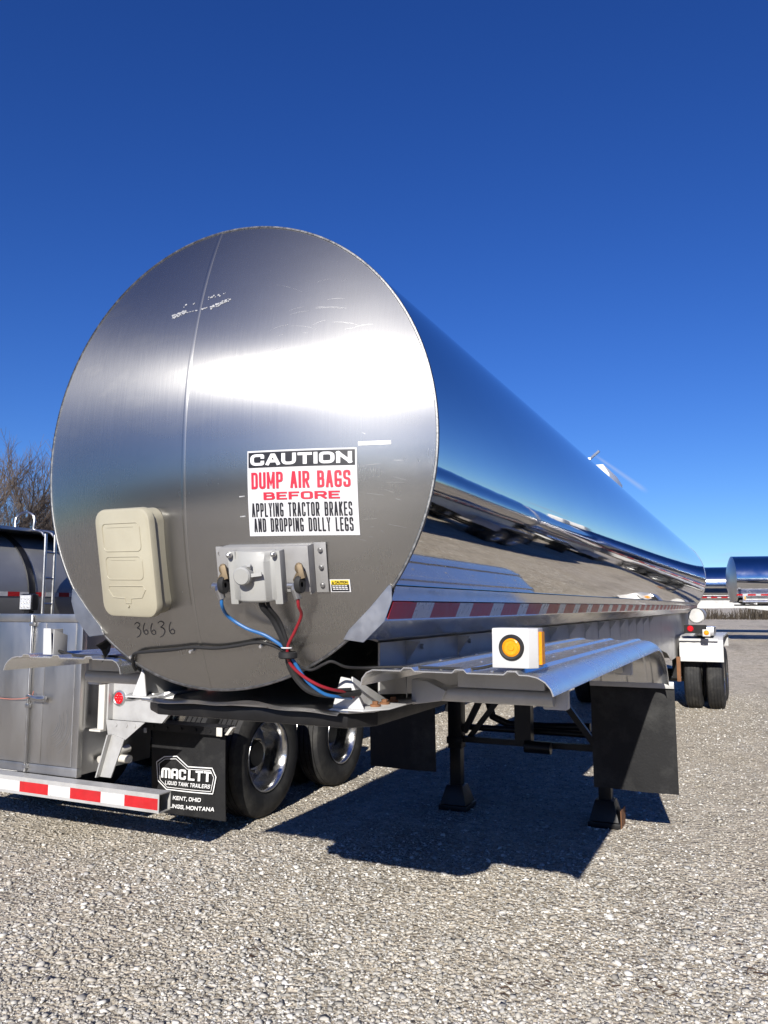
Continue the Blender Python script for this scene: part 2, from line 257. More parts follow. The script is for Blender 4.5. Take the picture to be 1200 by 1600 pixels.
# ------------------------------------------------------------------ mesh helpers
class MB:
    """Collects shapes; build() links them as ONE mesh object."""
    def __init__(s): s.v = []; s.f = []; s.m = []
    def add(s, vs, fs, mi=0):
        o = len(s.v); s.v += [tuple(v) for v in vs]; s.f += [tuple(i + o for i in f) for f in fs]; s.m += [mi] * len(fs); return s
    def box(s, a, b, mi=0, mtx=None):
        x0, y0, z0 = a; x1, y1, z1 = b
        vs = [Vector(p) for p in ((x0, y0, z0), (x1, y0, z0), (x1, y1, z0), (x0, y1, z0), (x0, y0, z1), (x1, y0, z1), (x1, y1, z1), (x0, y1, z1))]
        if mtx: vs = [mtx @ v for v in vs]
        return s.add(vs, [(0, 3, 2, 1), (4, 5, 6, 7), (0, 1, 5, 4), (1, 2, 6, 5), (2, 3, 7, 6), (3, 0, 4, 7)], mi)
    def beam(s, p, q, w, h, up=(0, 0, 1), mi=0):
        p = Vector(p); q = Vector(q); d = (q - p).normalized(); u = Vector(up); x = d.cross(u)
        if x.length < 1e-4: x = d.cross(Vector((1, 0, 0)))
        x.normalize(); u = x.cross(d)
        vs = [c + x * a * w / 2 + u * b * h / 2 for c in (p, q) for a, b in ((-1, -1), (1, -1), (1, 1), (-1, 1))]
        return s.add(vs, [(0, 1, 2, 3), (7, 6, 5, 4), (0, 4, 5, 1), (1, 5, 6, 2), (2, 6, 7, 3), (3, 7, 4, 0)], mi)
    def tube(s, pts, r, n=10, mi=0, cap=True):
        pts = [Vector(p) for p in pts]; k = len(pts); rs = r if isinstance(r, (list, tuple)) else [r] * k
        ref = None; vs = []
        for i in range(k):
            d = (pts[min(i + 1, k - 1)] - pts[max(i - 1, 0)]).normalized()
            if ref is None:
                ref = d.cross(Vector((0, 0, 1)))
                if ref.length < 1e-3: ref = d.cross(Vector((1, 0, 0)))
            ref = (ref - d * ref.dot(d)).normalized(); b = d.cross(ref)
            for j in range(n):
                a = 2 * math.pi * j / n; vs.append(pts[i] + (ref * math.cos(a) + b * math.sin(a)) * rs[i])
        fs = [(i * n + j, i * n + (j + 1) % n, (i + 1) * n + (j + 1) % n, (i + 1) * n + j) for i in range(k - 1) for j in range(n)]
        if cap: fs += [tuple(range(n - 1, -1, -1)), tuple(range((k - 1) * n, k * n))]
        return s.add(vs, fs, mi)
    def cyl(s, p, q, r, n=20, mi=0): return s.tube([p, q], r, n, mi)
    def lathe(s, prof, o=(0, 0, 0), axis='y', n=48, mi=0, arc=None):
        """prof: (radius, along) pairs turned about an axis through o."""
        vs = []; k = len(prof)
        for r_, h in prof:
            for j in range(n):
                a = 2 * math.pi * j / n; c, s_ = r_ * math.cos(a), r_ * math.sin(a)
                if axis == 'y': vs.append((o[0] + c, o[1] + h, o[2] + s_))
                elif axis == 'x': vs.append((o[0] + h, o[1] + c, o[2] + s_))
                else: vs.append((o[0] + c, o[1] + s_, o[2] + h))
        fs = [(i * n + j, i * n + (j + 1) % n, (i + 1) * n + (j + 1) % n, (i + 1) * n + j) for i in range(k - 1) for j in range(n)]
        return s.add(vs, fs, mi)
    def prism(s, poly, d, mi=0):
        """poly: 3-D points of a flat outline, pushed along vector d."""
        k = len(poly); d = Vector(d); vs = [Vector(p) for p in poly] + [Vector(p) + d for p in poly]
        fs = [tuple(range(k - 1, -1, -1)), tuple(range(k, 2 * k))] + [(i, (i + 1) % k, k + (i + 1) % k, k + i) for i in range(k)]
        return s.add(vs, fs, mi)
    def sheet(s, rows, th, mi=0):
        """grid of points (rows) thickened along its own normals."""
        a = np.array(rows, float); du = np.gradient(a, axis=0); dv = np.gradient(a, axis=1)
        nn = np.cross(du, dv); nn /= np.linalg.norm(nn, axis=2, keepdims=True) + 1e-12
        b = a + nn * th; r, c = a.shape[:2]; K = r * c
        vs = list(map(tuple, a.reshape(-1, 3))) + list(map(tuple, b.reshape(-1, 3))); fs = []
        for i in range(r - 1):
            for j in range(c - 1):
                p, q, t_, w = i * c + j, (i + 1) * c + j, (i + 1) * c + j + 1, i * c + j + 1
                fs += [(p, w, t_, q), (K + p, K + q, K + t_, K + w)]
        for i in range(r - 1):
            for j, fl in ((0, 0), (c - 1, 1)):
                p, q = i * c + j, (i + 1) * c + j; f = (p, q, K + q, K + p); fs.append(f if not fl else f[::-1])
        for j in range(c - 1):
            for i, fl in ((0, 1), (r - 1, 0)):
                p, q = i * c + j, i * c + j + 1; f = (p, q, K + q, K + p); fs.append(f if not fl else f[::-1])
        return s.add(vs, fs, mi)
    def ball(s, c, r, n=8, mi=0, sq=(1, 1, 1)):
        k = n // 2 + 1; vs = []
        for i in range(k):
            t_ = math.pi * i / (k - 1)
            for j in range(n):
                a = 2 * math.pi * j / n
                vs.append((c[0] + sq[0] * r * math.sin(t_) * math.cos(a), c[1] + sq[1] * r * math.sin(t_) * math.sin(a), c[2] + sq[2] * r * math.cos(t_)))
        return s.add(vs, [(i * n + j, (i + 1) * n + j, (i + 1) * n + (j + 1) % n, i * n + (j + 1) % n) for i in range(k - 1) for j in range(n)], mi)
    def mirror_x(s):
        s.v = [(-x, y, z) for x, y, z in s.v]; s.f = [f[::-1] for f in s.f]; return s
    def build(s, name, mats, parent=None, bev=0.0, angle=35, smooth=True, weld=False):
        me = bpy.data.meshes.new(name)
        off = ORIGIN.get(parent.name, Vector()) if parent else Vector()
        me.from_pydata([(v[0] - off.x, v[1] - off.y, v[2] - off.z) for v in s.v], [], s.f)
        mats = mats if isinstance(mats, (list, tuple)) else [mats]
        for m_ in mats: me.materials.append(m_)
        if len(mats) > 1: me.polygons.foreach_set('material_index', s.m)
        bm = bmesh.new(); bm.from_mesh(me)
        if weld: bmesh.ops.remove_doubles(bm, verts=bm.verts, dist=1e-5)
        bmesh.ops.recalc_face_normals(bm, faces=bm.faces)
        if bev:
            es = [e for e in bm.edges if len(e.link_faces) == 2 and e.calc_face_angle(0) > rad(40)]
            bmesh.ops.bevel(bm, geom=es, offset=bev, segments=2, profile=0.6, affect='EDGES', clamp_overlap=True)
        bm.to_mesh(me); bm.free()
        if smooth:
            me.polygons.foreach_set('use_smooth', [True] * len(me.polygons)); me.set_sharp_from_angle(angle=rad(angle))
        o = bpy.data.objects.new(name, me); COL.objects.link(o)
        if parent:
            o.parent = parent; ORIGIN[o.name] = off
        return o
ORIGIN = {}
def root(name, loc, label, cat, group=None, rz=0.0, local=False):
    o = bpy.data.objects.new(name, None); COL.objects.link(o); o.location = loc; o.rotation_euler.z = rz; o.empty_display_size = 0.3
    o['label'] = label; o['category'] = cat
    if group: o['group'] = group
    ORIGIN[o.name] = Vector((0, 0, 0)) if local else Vector(loc)
    return o
def copy_tree(o, parent=None):
    c = o.copy(); COL.objects.link(c); c.parent = parent
    for ch in o.children: copy_tree(ch, c)
    return c

def text_tris(body, bold=0.0):
    """triangles of a word set in the built-in lettering, scaled to the unit box."""
    cu = bpy.data.curves.new("t", 'FONT'); cu.body = body; cu.size = 1; cu.offset = bold; cu.resolution_u = 4; cu.fill_mode = 'FRONT'
    o = bpy.data.objects.new("t", cu); COL.objects.link(o); bpy.context.view_layer.update()
    me = bpy.data.meshes.new_from_object(o.evaluated_get(bpy.context.evaluated_depsgraph_get()))
    vs = np.array([v.co[:2] for v in me.vertices]); fs = [tuple(p.vertices) for p in me.polygons]
    bpy.data.objects.remove(o); bpy.data.curves.remove(cu); bpy.data.meshes.remove(me)
    mn, mx = vs.min(0), vs.max(0); return (vs - mn) / (mx - mn), fs
def put_text(mb, body, x0, x1, z0, z1, fn, bold=0.0, mi=0, slant=0.0, rise=0.0):
    """fn(x, z) -> point on the carrying surface; the word fills the box x0..x1, z0..z1."""
    vs, fs = text_tris(body, bold)
    mb.add([fn(x0 + (x1 - x0) * u + slant * (z1 - z0) * v, z0 + (z1 - z0) * v + rise * u) for u, v in vs], fs, mi)

# block lettering: each letter is strokes in a unit box, 's' sharp, 'r' with rounded corners
GL = {'A': (1.0, [('s', (0, 0), (.42, 1), (.58, 1), (1, 0)), ('s', (.18, .30), (.82, .30))]),
 'B': (1.0, [('s', (0, 0), (0, 1)), ('r', (0, 1), (.94, 1), (.94, .53), (0, .53)), ('r', (.5, .53), (1, .53), (1, 0), (0, 0))]),
 'C': (1.0, [('r', (1, .78), (1, 1), (0, 1), (0, 0), (1, 0), (1, .22))]), 'D': (1.0, [('s', (0, 0), (0, 1)), ('r', (0, 1), (1, 1), (1, 0), (0, 0))]),
 'E': (.88, [('s', (1, 1), (0, 1), (0, 0), (1, 0)), ('s', (0, .52), (.85, .52))]), 'F': (.86, [('s', (1, 1), (0, 1), (0, 0)), ('s', (0, .50), (.85, .50))]),
 'G': (1.0, [('r', (1, .80), (1, 1), (0, 1), (0, 0), (1, 0), (1, .42)), ('s', (.60, .42), (1, .42))]), 'H': (1.0, [('s', (0, 0), (0, 1)), ('s', (1, 0), (1, 1)), ('s', (0, .5), (1, .5))]),
 'I': (0.0, [('s', (0, 0), (0, 1))]), 'K': (1.0, [('s', (0, 0), (0, 1)), ('s', (1, 1), (0, .38)), ('s', (.36, .60), (1, 0))]), 'L': (.84, [('s', (0, 1), (0, 0), (1, 0))]),
 'M': (1.3, [('s', (0, 0), (0, 1)), ('s', (0, 1), (.5, .22), (1, 1)), ('s', (1, 1), (1, 0))]), 'N': (1.0, [('s', (0, 0), (0, 1)), ('s', (0, 1), (1, 0)), ('s', (1, 0), (1, 1))]),
 'O': (1.0, [('r', (0, .5), (0, 1), (1, 1), (1, 0), (0, 0), (0, .5))]), 'P': (1.0, [('s', (0, 0), (0, 1)), ('r', (0, 1), (1, 1), (1, .44), (0, .44))]),
 'Q': (1.0, [('r', (0, .5), (0, 1), (1, 1), (1, 0), (0, 0), (0, .5)), ('s', (.6, .25), (1.05, -.06))]),
 'R': (1.0, [('s', (0, 0), (0, 1)), ('r', (0, 1), (1, 1), (1, .47), (0, .47)), ('s', (.52, .47), (1, 0))]),
 'S': (1.0, [('r', (1, .80), (1, 1), (0, 1), (0, .53), (1, .49), (1, 0), (0, 0), (0, .20))]), 'T': (.95, [('s', (0, 1), (1, 1)), ('s', (.5, 1), (.5, 0))]),
 'U': (1.0, [('r', (0, 1), (0, 0), (1, 0), (1, 1))]), 'Y': (1.0, [('s', (0, 1), (.5, .45), (1, 1)), ('s', (.5, .45), (.5, 0))]), ',': (0.0, [('s', (0, .04), (-.1, -.18))]),
 # rounded logo capitals
 'm': (1.45, [('r', (0, 0), (0, 1), (1, 1), (1, 0)), ('s', (.5, 1), (.5, 0))]), 'a': (1.0, [('r', (0, 0), (0, 1), (1, 1), (1, 0)), ('s', (0, .38), (1, .38))])}
def letters(mb, text, x0, x1, z0, z1, fn, wt, gap=0.45, word=1.1, slant=0.0, rise=0.0, mi=0, rc=0.34, zs=1.0):
    z00 = z0; z1 = z0 + (z1 - z0) * zs
    # the letters share the width left over once strokes and gaps are taken off; gaps are in stroke widths
    wt_z = wt; units = sum(GL[c][0] for c in text if c != ' '); n = len(text); sp = text.count(' ')
    fixed = sum(wt for c in text if c != ' ') + wt * gap * (n - 1 - 2 * sp) + sp * wt * (word + 2 * gap)
    u = ((x1 - x0) - fixed) / units; x = x0; k = [0]
    def stroke(pts, w):
        # extend the ends by half a stroke, then sweep a ribbon with mitred corners
        P = [np.array(p, float) for p in pts]; closed = np.hypot(*(P[0] - P[-1])) < 1e-9
        d0 = P[0] - P[1]; d1 = P[-1] - P[-2]
        if not closed: P[0] = P[0] + d0 / np.hypot(*d0) * w / 2; P[-1] = P[-1] + d1 / np.hypot(*d1) * w / 2
        vs = []; k[0] += 1; lift = 0.00004 * (k[0] % 5)
        for i in range(len(P)):
            a = P[i] - P[i - 1] if i else (P[-1] - P[-2] if closed else P[1] - P[0]); b = P[i + 1] - P[i] if i + 1 < len(P) else (P[1] - P[0] if closed else a)
            a = a / np.hypot(*a); b = b / np.hypot(*b); na = np.array((-a[1], a[0])); nb_ = np.array((-b[1], b[0])); m_ = na + nb_; m_ = m_ / max(1e-6, np.hypot(*m_)); m_ = m_ / max(0.5, m_ @ na)
            for sg_ in (1, -1):
                q = P[i] + m_ * sg_ * w / 2; t = (q[1] - z0) / (z1 - z0); vs.append(fn(q[0] + slant * (q[1] - z0) / zs, z00 + (q[1] - z00) / zs + rise * (q[0] - x0) / (x1 - x0), lift))
        mb.add(vs, [(2 * i, 2 * i + 1, 2 * i + 3, 2 * i + 2) for i in range(len(P) - 1)], mi)
    for c in text:
        if c == ' ': x += wt * (word + gap); continue
        gw, st = GL[c]; w = u * gw; h = z1 - z0 - wt
        for kind, *pts in st:
            P = [(x + wt / 2 + px * w, z0 + wt / 2 + pz * h) for px, pz in pts]
            if kind == 'r':
                Q = [P[0]]
                for i in range(1, len(P) - 1):
                    a, b, c_ = map(np.array, (P[i - 1], P[i], P[i + 1])); la, lb = np.hypot(*(a - b)), np.hypot(*(c_ - b)); rr_ = min(rc * (w + wt), la * .48, lb * .48)
                    p_, q_ = b + (a - b) / la * rr_, b + (c_ - b) / lb * rr_
                    for t in np.linspace(0, 1, 6): Q.append(tuple((1 - t) ** 2 * p_ + 2 * t * (1 - t) * b + t * t * q_))
                Q.append(P[-1]); P = Q
            stroke(P, wt)
        x += w + wt + wt * gap

# ------------------------------------------------------------------ ground
def rise(y):
    t = min(1, max(0, (y - 15) / 15.0)); return 0.46 * t * t * (3 - 2 * t)
def build_ground():
    ys = [-400, -120, -60, -30, -12, -4, 0, 4, 8, 12] + [15 + i for i in range(16)] + [36, 45, 60, 90, 150, 300, 900, 2400]
    xs = [-1500, -400, -120, -50, -20, -10, -4, 0, 4, 10, 20, 50, 120, 400, 1500]
    vs = [(x, y, rise(y)) for y in ys for x in xs]; c = len(xs)
    fs = [(i * c + j, i * c + j + 1, (i + 1) * c + j + 1, (i + 1) * c + j) for i in range(len(ys) - 1) for j in range(c - 1)]
    o = MB().add(vs, fs).build("ground", M['ground']); o['kind'] = 'structure'
build_ground()

def build_stones():
    rng = np.random.default_rng(5)
    phi = (1 + 5 ** .5) / 2
    iv = np.array([(-1, phi, 0), (1, phi, 0), (-1, -phi, 0), (1, -phi, 0), (0, -1, phi), (0, 1, phi), (0, -1, -phi), (0, 1, -phi), (phi, 0, -1), (phi, 0, 1), (-phi, 0, -1), (-phi, 0, 1)], float)
    iv /= np.linalg.norm(iv[0])
    fi = np.array([(0, 11, 5), (0, 5, 1), (0, 1, 7), (0, 7, 10), (0, 10, 11), (1, 5, 9), (5, 11, 4), (11, 10, 2), (10, 7, 6), (7, 1, 8), (3, 9, 4), (3, 4, 2), (3, 2, 6), (3, 6, 8), (3, 8, 9), (4, 9, 5), (2, 4, 11), (6, 2, 10), (8, 6, 7), (9, 8, 1)])
    ov = np.array([(1, 0, 0), (-1, 0, 0), (0, 1, 0), (0, -1, 0), (0, 0, 1), (0, 0, -1)], float)
    of = np.array([(0, 2, 4), (2, 1, 4), (1, 3, 4), (3, 0, 4), (2, 0, 5), (1, 2, 5), (3, 1, 5), (0, 3, 5)])
    n = 400000
    # denser close to the viewer, thinning out with distance
    rr = 2.6 + 24.0 * rng.random(n) ** 1.9
    aa = rad(25.1) + rad(40) * (2 * rng.random(n) - 1)
    X = 1.85 - rr * np.sin(aa); Y = -2.46 + rr * np.cos(aa)
    S = 0.0050 * np.exp(rng.normal(0, 0.55, n)) * (1 + 0.055 * rr); S = np.clip(S, 0.003, 0.026)
    VV, FF, base_i = [], [], 0
    for near, bv_, bf_ in ((True, iv, fi), (False, ov, of)):
        k = (rr < 6.2) == near; x, y, sz = X[k], Y[k], S[k]; m = len(x); nv = len(bv_)
        q = rng.normal(size=(m, 4)); q /= np.linalg.norm(q, axis=1, keepdims=True)
        w, a, b, c = q.T
        Rm = np.stack([np.stack([1 - 2 * (b * b + c * c), 2 * (a * b - c * w), 2 * (a * c + b * w)], 1), np.stack([2 * (a * b + c * w), 1 - 2 * (a * a + c * c), 2 * (b * c - a * w)], 1), np.stack([2 * (a * c - b * w), 2 * (b * c + a * w), 1 - 2 * (a * a + b * b)], 1)], 1)
        base = bv_[None] * (1 + 0.36 * rng.normal(size=(m, nv, 1))).clip(0.45, 1.7)
        base = base * np.stack([np.ones(m), 0.6 + 0.35 * rng.random(m), 0.45 + 0.35 * rng.random(m)], 1)[:, None, :]
        P = np.einsum('nij,nkj->nki', Rm, base); P[:, :, 2] *= 0.5; P = P * sz[:, None, None]
        P[:, :, 0] += x[:, None]; P[:, :, 1] += y[:, None]; P[:, :, 2] += (sz * (-0.05 + 0.42 * rng.random(m)))[:, None]
        VV.append(P.reshape(-1, 3)); FF.append((bf_[None] + (np.arange(m) * nv)[:, None, None]).reshape(-1) + base_i); base_i += m * nv
    V = np.concatenate(VV).astype(np.float32); Fc = np.concatenate(FF).astype(np.int32)
    me = bpy.data.meshes.new("gravel"); me.vertices.add(len(V)); me.vertices.foreach_set('co', V.ravel())
    me.loops.add(len(Fc)); me.loops.foreach_set('vertex_index', Fc)
    nf = len(Fc) // 3; me.polygons.add(nf); me.polygons.foreach_set('loop_start', np.arange(0, nf * 3, 3, dtype=np.int32)); me.polygons.foreach_set('loop_total', np.full(nf, 3, dtype=np.int32))
    me.update(calc_edges=True); me.materials.append(M['stones'])
    o = bpy.data.objects.new("gravel", me); COL.objects.link(o)
    o['kind'] = 'stuff'; o['label'] = "loose crushed limestone gravel covering the yard"; o['category'] = 'gravel'
build_stones()

# ------------------------------------------------------------------ shared tanker pieces
def dome_y(x, z, zc=ZC, r=R, Rc=2.2, off=0.0):
    yc = math.sqrt(Rc * Rc - r * r); return yc - math.sqrt(max(0, (Rc + off) ** 2 - x * x - (z - zc) ** 2))

def wheel(parent, x, y, z, side, rt=0.51, wd=0.275, rim_m='rim', single=False):
    """a wheel with its axle along x; side = +1 if its outer face looks to +x."""
    s = side
    hub = MB(); prof = [(0.0, 0.06), (0.10, 0.06), (0.115, 0.03), (0.13, -0.02), (0.0, -0.02)]
    hub.lathe([(r_, s * (h - 0.05)) for r_, h in prof], (x, y, z), 'x', 24)
    h = hub.build("wheel", M['black'], parent)
    w2 = wd / 2
    tp = [(0.292, -w2 + 0.03), (0.33, -w2 + 0.005), (0.40, -w2 - 0.006), (0.455, -w2 + 0.004), (rt - 0.016, -w2 + 0.022), (rt - 0.004, -w2 + 0.04)]
    for g in (-0.075, -0.025, 0.025, 0.075): tp += [(rt, g - 0.006), (rt - 0.012, g - 0.005), (rt - 0.012, g + 0.005), (rt, g + 0.006)]
    tp += [(rt - 0.004, w2 - 0.04), (rt - 0.016, w2 - 0.022), (0.455, w2 - 0.004), (0.40, w2 + 0.006), (0.33, w2 - 0.005), (0.292, w2 - 0.03)]
    MB().lathe(tp, (x, y, z), 'x', 64).build("tyre", M['tyre'], h, angle=30)
    dp = -0.10 if not single else 0.06
    rp = [(0.305, w2 - 0.022), (0.300, w2 - 0.008), (0.287, w2 - 0.010), (0.272, w2 - 0.035), (0.262, w2 - 0.09), (0.255, -w2 + 0.06), (0.20, -w2 + 0.05), (0.13, -w2 + 0.065), (0.0, -w2 + 0.065)]
    rm = MB().lathe([(r_, s * h_) for r_, h_ in rp], (x, y, z), 'x', 48)
    for k in range(10):
        a = 2 * math.pi * k / 10; yy, zz = y + 0.165 * math.cos(a), z + 0.165 * math.sin(a)
        rm.cyl((x + s * (-w2 + 0.05), yy, zz), (x + s * (-w2 + 0.10), yy, zz), 0.016, 6)
    rm.build("rim", M[rim_m], h)
    return h

def tape_strip(mb, p0, p1, up, n, red, white, start=0.0, first=0):
    """alternating red and white blocks from p0 towards p1 on a face with normal n."""
    p0 = Vector(p0); p1 = Vector(p1); L = (p1 - p0).length; d = (p1 - p0) / L; up = Vector(up); n = Vector(n); t = start; k = first
    while t < L - 0.01:
        e = min(L, t + (red if k % 2 == 0 else white)); a = p0 + d * max(0, t); b = p0 + d * e
        mb.prism([a, b, b + up, a + up], n * 0.0015, mi=k % 2); t = e; k += 1

def tank_shell(parent, L, r, zc, m, name="tank_shell", bands=()):
    prof = [(r, 0.0)] + [(r, L * i / 12) for i in range(1, 12)] + [(r, L)]
    mb = MB().lathe(prof, (0, 0, zc), 'y', 160)
    sh = mb.build(name, m, parent)
    for y in bands:
        MB().lathe([(r, y - 0.05), (r + 0.012, y - 0.045), (r + 0.012, y + 0.045), (r, y + 0.05)], (0, 0, zc), 'y', 96).build("band", M['black'], sh)
    return sh

def head(parent, y0, r, zc, sgn, m, name, Rc=2.2, knuckle=0.0):
    """dished end; sgn = -1 bulges to -y. knuckle rounds its edge."""
    prof = []; yc = math.sqrt(Rc * Rc - r * r)
    if knuckle:
        rr = r - knuckle; yk = math.sqrt(Rc * Rc - rr * rr)
        for i in range(7):
            a = math.pi / 2 * i / 6; prof.append((rr + knuckle * math.cos(a) if i < 6 else rr, knuckle * math.sin(a)))
        base = knuckle
        for i in range(1, 14):
            q = rr * (1 - i / 13.0); prof.append((q, base + math.sqrt(Rc * Rc - q * q) - yk))
    else:
        for i in range(0, 31):
            q = r * (1 - i / 30.0); prof.append((q, math.sqrt(Rc * Rc - q * q) - yc))
    return MB().lathe([(q, sgn * h) for q, h in prof], (0, y0, zc), 'y', 128).build(name, m, parent, weld=True)

def rail(parent, side, L, zc, r, m, tape=True, y0=0.0):
    """polished rail along the tank's lower flank, with reflective tape and a pointed end plate."""
    s = side; dz = zc - ZC; k = r / R
    pr = [(0.742, 1.838), (0.726, 1.793), (0.698, 1.720), (0.622, 1.655), (0.575, 1.662)]
    pr = [(p[0] * k, p[1] + dz) for p in pr]
    ys = [y0 + (L - y0) * i / 8 for i in range(9)]
    rows = [[(s * px, y, pz) for px, pz in pr] for y in ys]
    ra = MB().sheet(rows, 0.004).build("side_rail", m, parent, angle=15)
    if tape:
        mb = MB(); x = s * (0.7005 * k + 0.0065)
        tape_strip(mb, (x, y0 + 0.004, 1.727 + dz), (x, L, 1.727 + dz), (s * 0.0223, 0, 0.058), (s * 0.93, 0, -0.36), 0.29, 0.175, start=-0.08)
        mb.build("reflective_tape", [M['tape_red'], M['tape_white']], ra, smooth=False)
    ep = [(0.548, 1.657), (0.570, 1.69), (0.65, 1.765), (0.722, 1.842), (0.731, 1.838), (0.732, 1.79), (0.704, 1.720), (0.625, 1.648)]
    MB().prism([(s * px * k, y0 - 0.008, pz + dz) for px, pz in ep], (0, -0.005, 0)).build("end_plate", M['alu'], ra)
    return ra

def web(parent, side, L, zc, r, y0=0.30):
    """sub-frame side sheet under the rail with its upright stiffeners."""
    s = side; dz = zc - ZC; k = r / R; x = 0.532 * k
    pts = [(y0, 1.44), (1.2, 1.36), (3.6, 1.26), (5.2, 1.22), (L * 0.58, 1.24), (L * 0.70, 1.05), (L * 0.74, 0.90), (L * 0.93, 0.90), (L * 0.96, 1.10), (L - 0.1, 1.25), (L - 0.1, 1.632), (y0, 1.632)]
    mb = MB().prism([(s * x, y, z + dz) for y, z in pts], (s * 0.008, 0, 0))
    y = y0 + 0.25; i = 0
    while y < L * 0.6:
        mb.prism([(s * (x + 0.008), y, 1.63 + dz), (s * (x + 0.07), y, 1.63 + dz), (s * (x + 0.014), y, 1.55 + dz), (s * (x + 0.008), y, 1.40 + dz)], (0, 0.008, 0))
        mb.cyl((s * (x + 0.008), y + 0.16, 1.60 + dz), (s * (x + 0.022), y + 0.16, 1.60 + dz), 0.011, 8)
        y += 0.62; i += 1
    return mb.build("frame_web", M['galv'], parent, smooth=False)

def marker_lamp(parent, s, x, y, z):
    b = MB()
    w, h, d = 0.150, 0.132, 0.10
    b.prism([(s * (x + dx), y + dy, z) for dx, dy in ((0, 0), (w - 0.025, 0), (w, 0.030), (w, d), (0, d))], (0, 0, h))
    hs = b.build("marker_lamp", M['white'], parent, bev=0.004)
    cx, cz = s * (x + 0.068), z + h * 0.52
    g = MB().lathe([(0.030, -0.004), (0.031, -0.010), (0.038, -0.012), (0.043, -0.006), (0.043, 0.0)], (cx, y, cz), 'y', 32); g.build("grommet", M['rubber'], hs)
    l = MB().lathe([(0.0, -0.012), (0.010, -0.012), (0.012, -0.009), (0.022, -0.009), (0.024, -0.011), (0.031, -0.007), (0.031, 0.0)], (cx, y, cz), 'y', 32); l.build("lens", M['lens_amber'], hs)
    xx = x + w + 0.0005
    MB().prism([(s * xx, y + 0.036, z + 0.012), (s * (xx + 0.009), y + 0.042, z + 0.012), (s * (xx + 0.009), y + 0.082, z + 0.012), (s * xx, y + 0.088, z + 0.012)], (0, 0, h - 0.024)).build("reflector", M['lens_amber'], hs)
    return hs

def long_fender(parent, s, x0=0.560, x1=1.245, y0=0.10, zt=1.545, yend=3.0):
    pr = [(x0, -0.055), (x0 + 0.006, -0.03), (x0 + 0.022, -0.010), (x0 + 0.045, 0.0)]
    for c in (0.18, 0.37, 0.55):
        cx = x0 + c * 1.0; pr += [(cx - 0.026, 0.0), (cx - 0.014, 0.011), (cx + 0.014, 0.011), (cx + 0.026, 0.0)]
    pr = [p for p in pr if p[0] < x1 - 0.085] + [(x1 - 0.08, 0.0), (x1 - 0.05, -0.006), (x1 - 0.025, -0.020), (x1 - 0.008, -0.040), (x1, -0.062)]
    path = [(y0 + (yend - y0) * i / 8, zt, 0.0) for i in range(9)]
    rb = 0.62
    for i in range(1, 11):
        a = rad(82) * i / 10; path.append((yend + rb * math.sin(a) * 1.15, zt - rb * (1 - math.cos(a)) * 0.62, a))
    rows = []
    for y, z, a in path: rows.append([(s * px, y + h * math.sin(a), z + h * math.cos(a)) for px, h in pr])
    fe = MB().sheet(rows, 0.004 * (-1 if s > 0 else 1))
    for c in (0.10, 0.275, 0.46):
        for j in range(7): fe.ball((s * (x0 + c), y0 + 0.08 + j * 0.45, zt + 0.003), 0.010, 8, sq=(1, 1, 0.6))
    f = fe.build("fender", M['alu_bright'], parent, angle=40)
    for y in (y0 + 0.42, y0 + 2.1):
        t = MB(); t.cyl((s * 0.60, y, zt - 0.115), (s * 1.15, y, zt - 0.115), 0.030, 20)
        t.box((min(s * 0.78, s * 1.12), y - 0.02, zt - 0.086), (max(s * 0.78, s * 1.12), y + 0.02, zt - 0.006))
        t.build("support_tube", M['galv'], f)
    for y in (y0 + 0.42, y0 + 2.1):
        b = MB(); b.prism([(s * 0.594, y - 0.045, zt - 0.16), (s * 0.72, y - 0.045, zt - 0.14), (s * 0.74, y - 0.045, zt - 0.10), (s * 0.66, y - 0.045, zt - 0.065), (s * 0.594, y - 0.045, zt - 0.06)], (0, 0.09, 0)); b.build("bracket", M['white'], f, bev=0.006); b = MB()
        b.box((min(s * 1.10, s * 1.19), y + 0.03, zt - 0.16), (max(s * 1.10, s * 1.19), y + 0.09, zt - 0.02))
        b.build("bracket", M['white'], f, bev=0.006)
    return f

def mud_flap(parent, x0, x1, y, z0, z1, m='flap', holes=False, th=0.012):
    rows = []; n = 8
    for i in range(n + 1):
        z = z0 + (z1 - z0) * i / n
        rows.append([(x0 + (x1 - x0) * j / 6, y + 0.012 * math.sin(j * 1.1 + 0.5) * (1 - i / n) + 0.02 * (1 - i / n) ** 2, z) for j in range(7)])
    return MB().sheet(rows, th).build("mud_flap", M[m], parent)

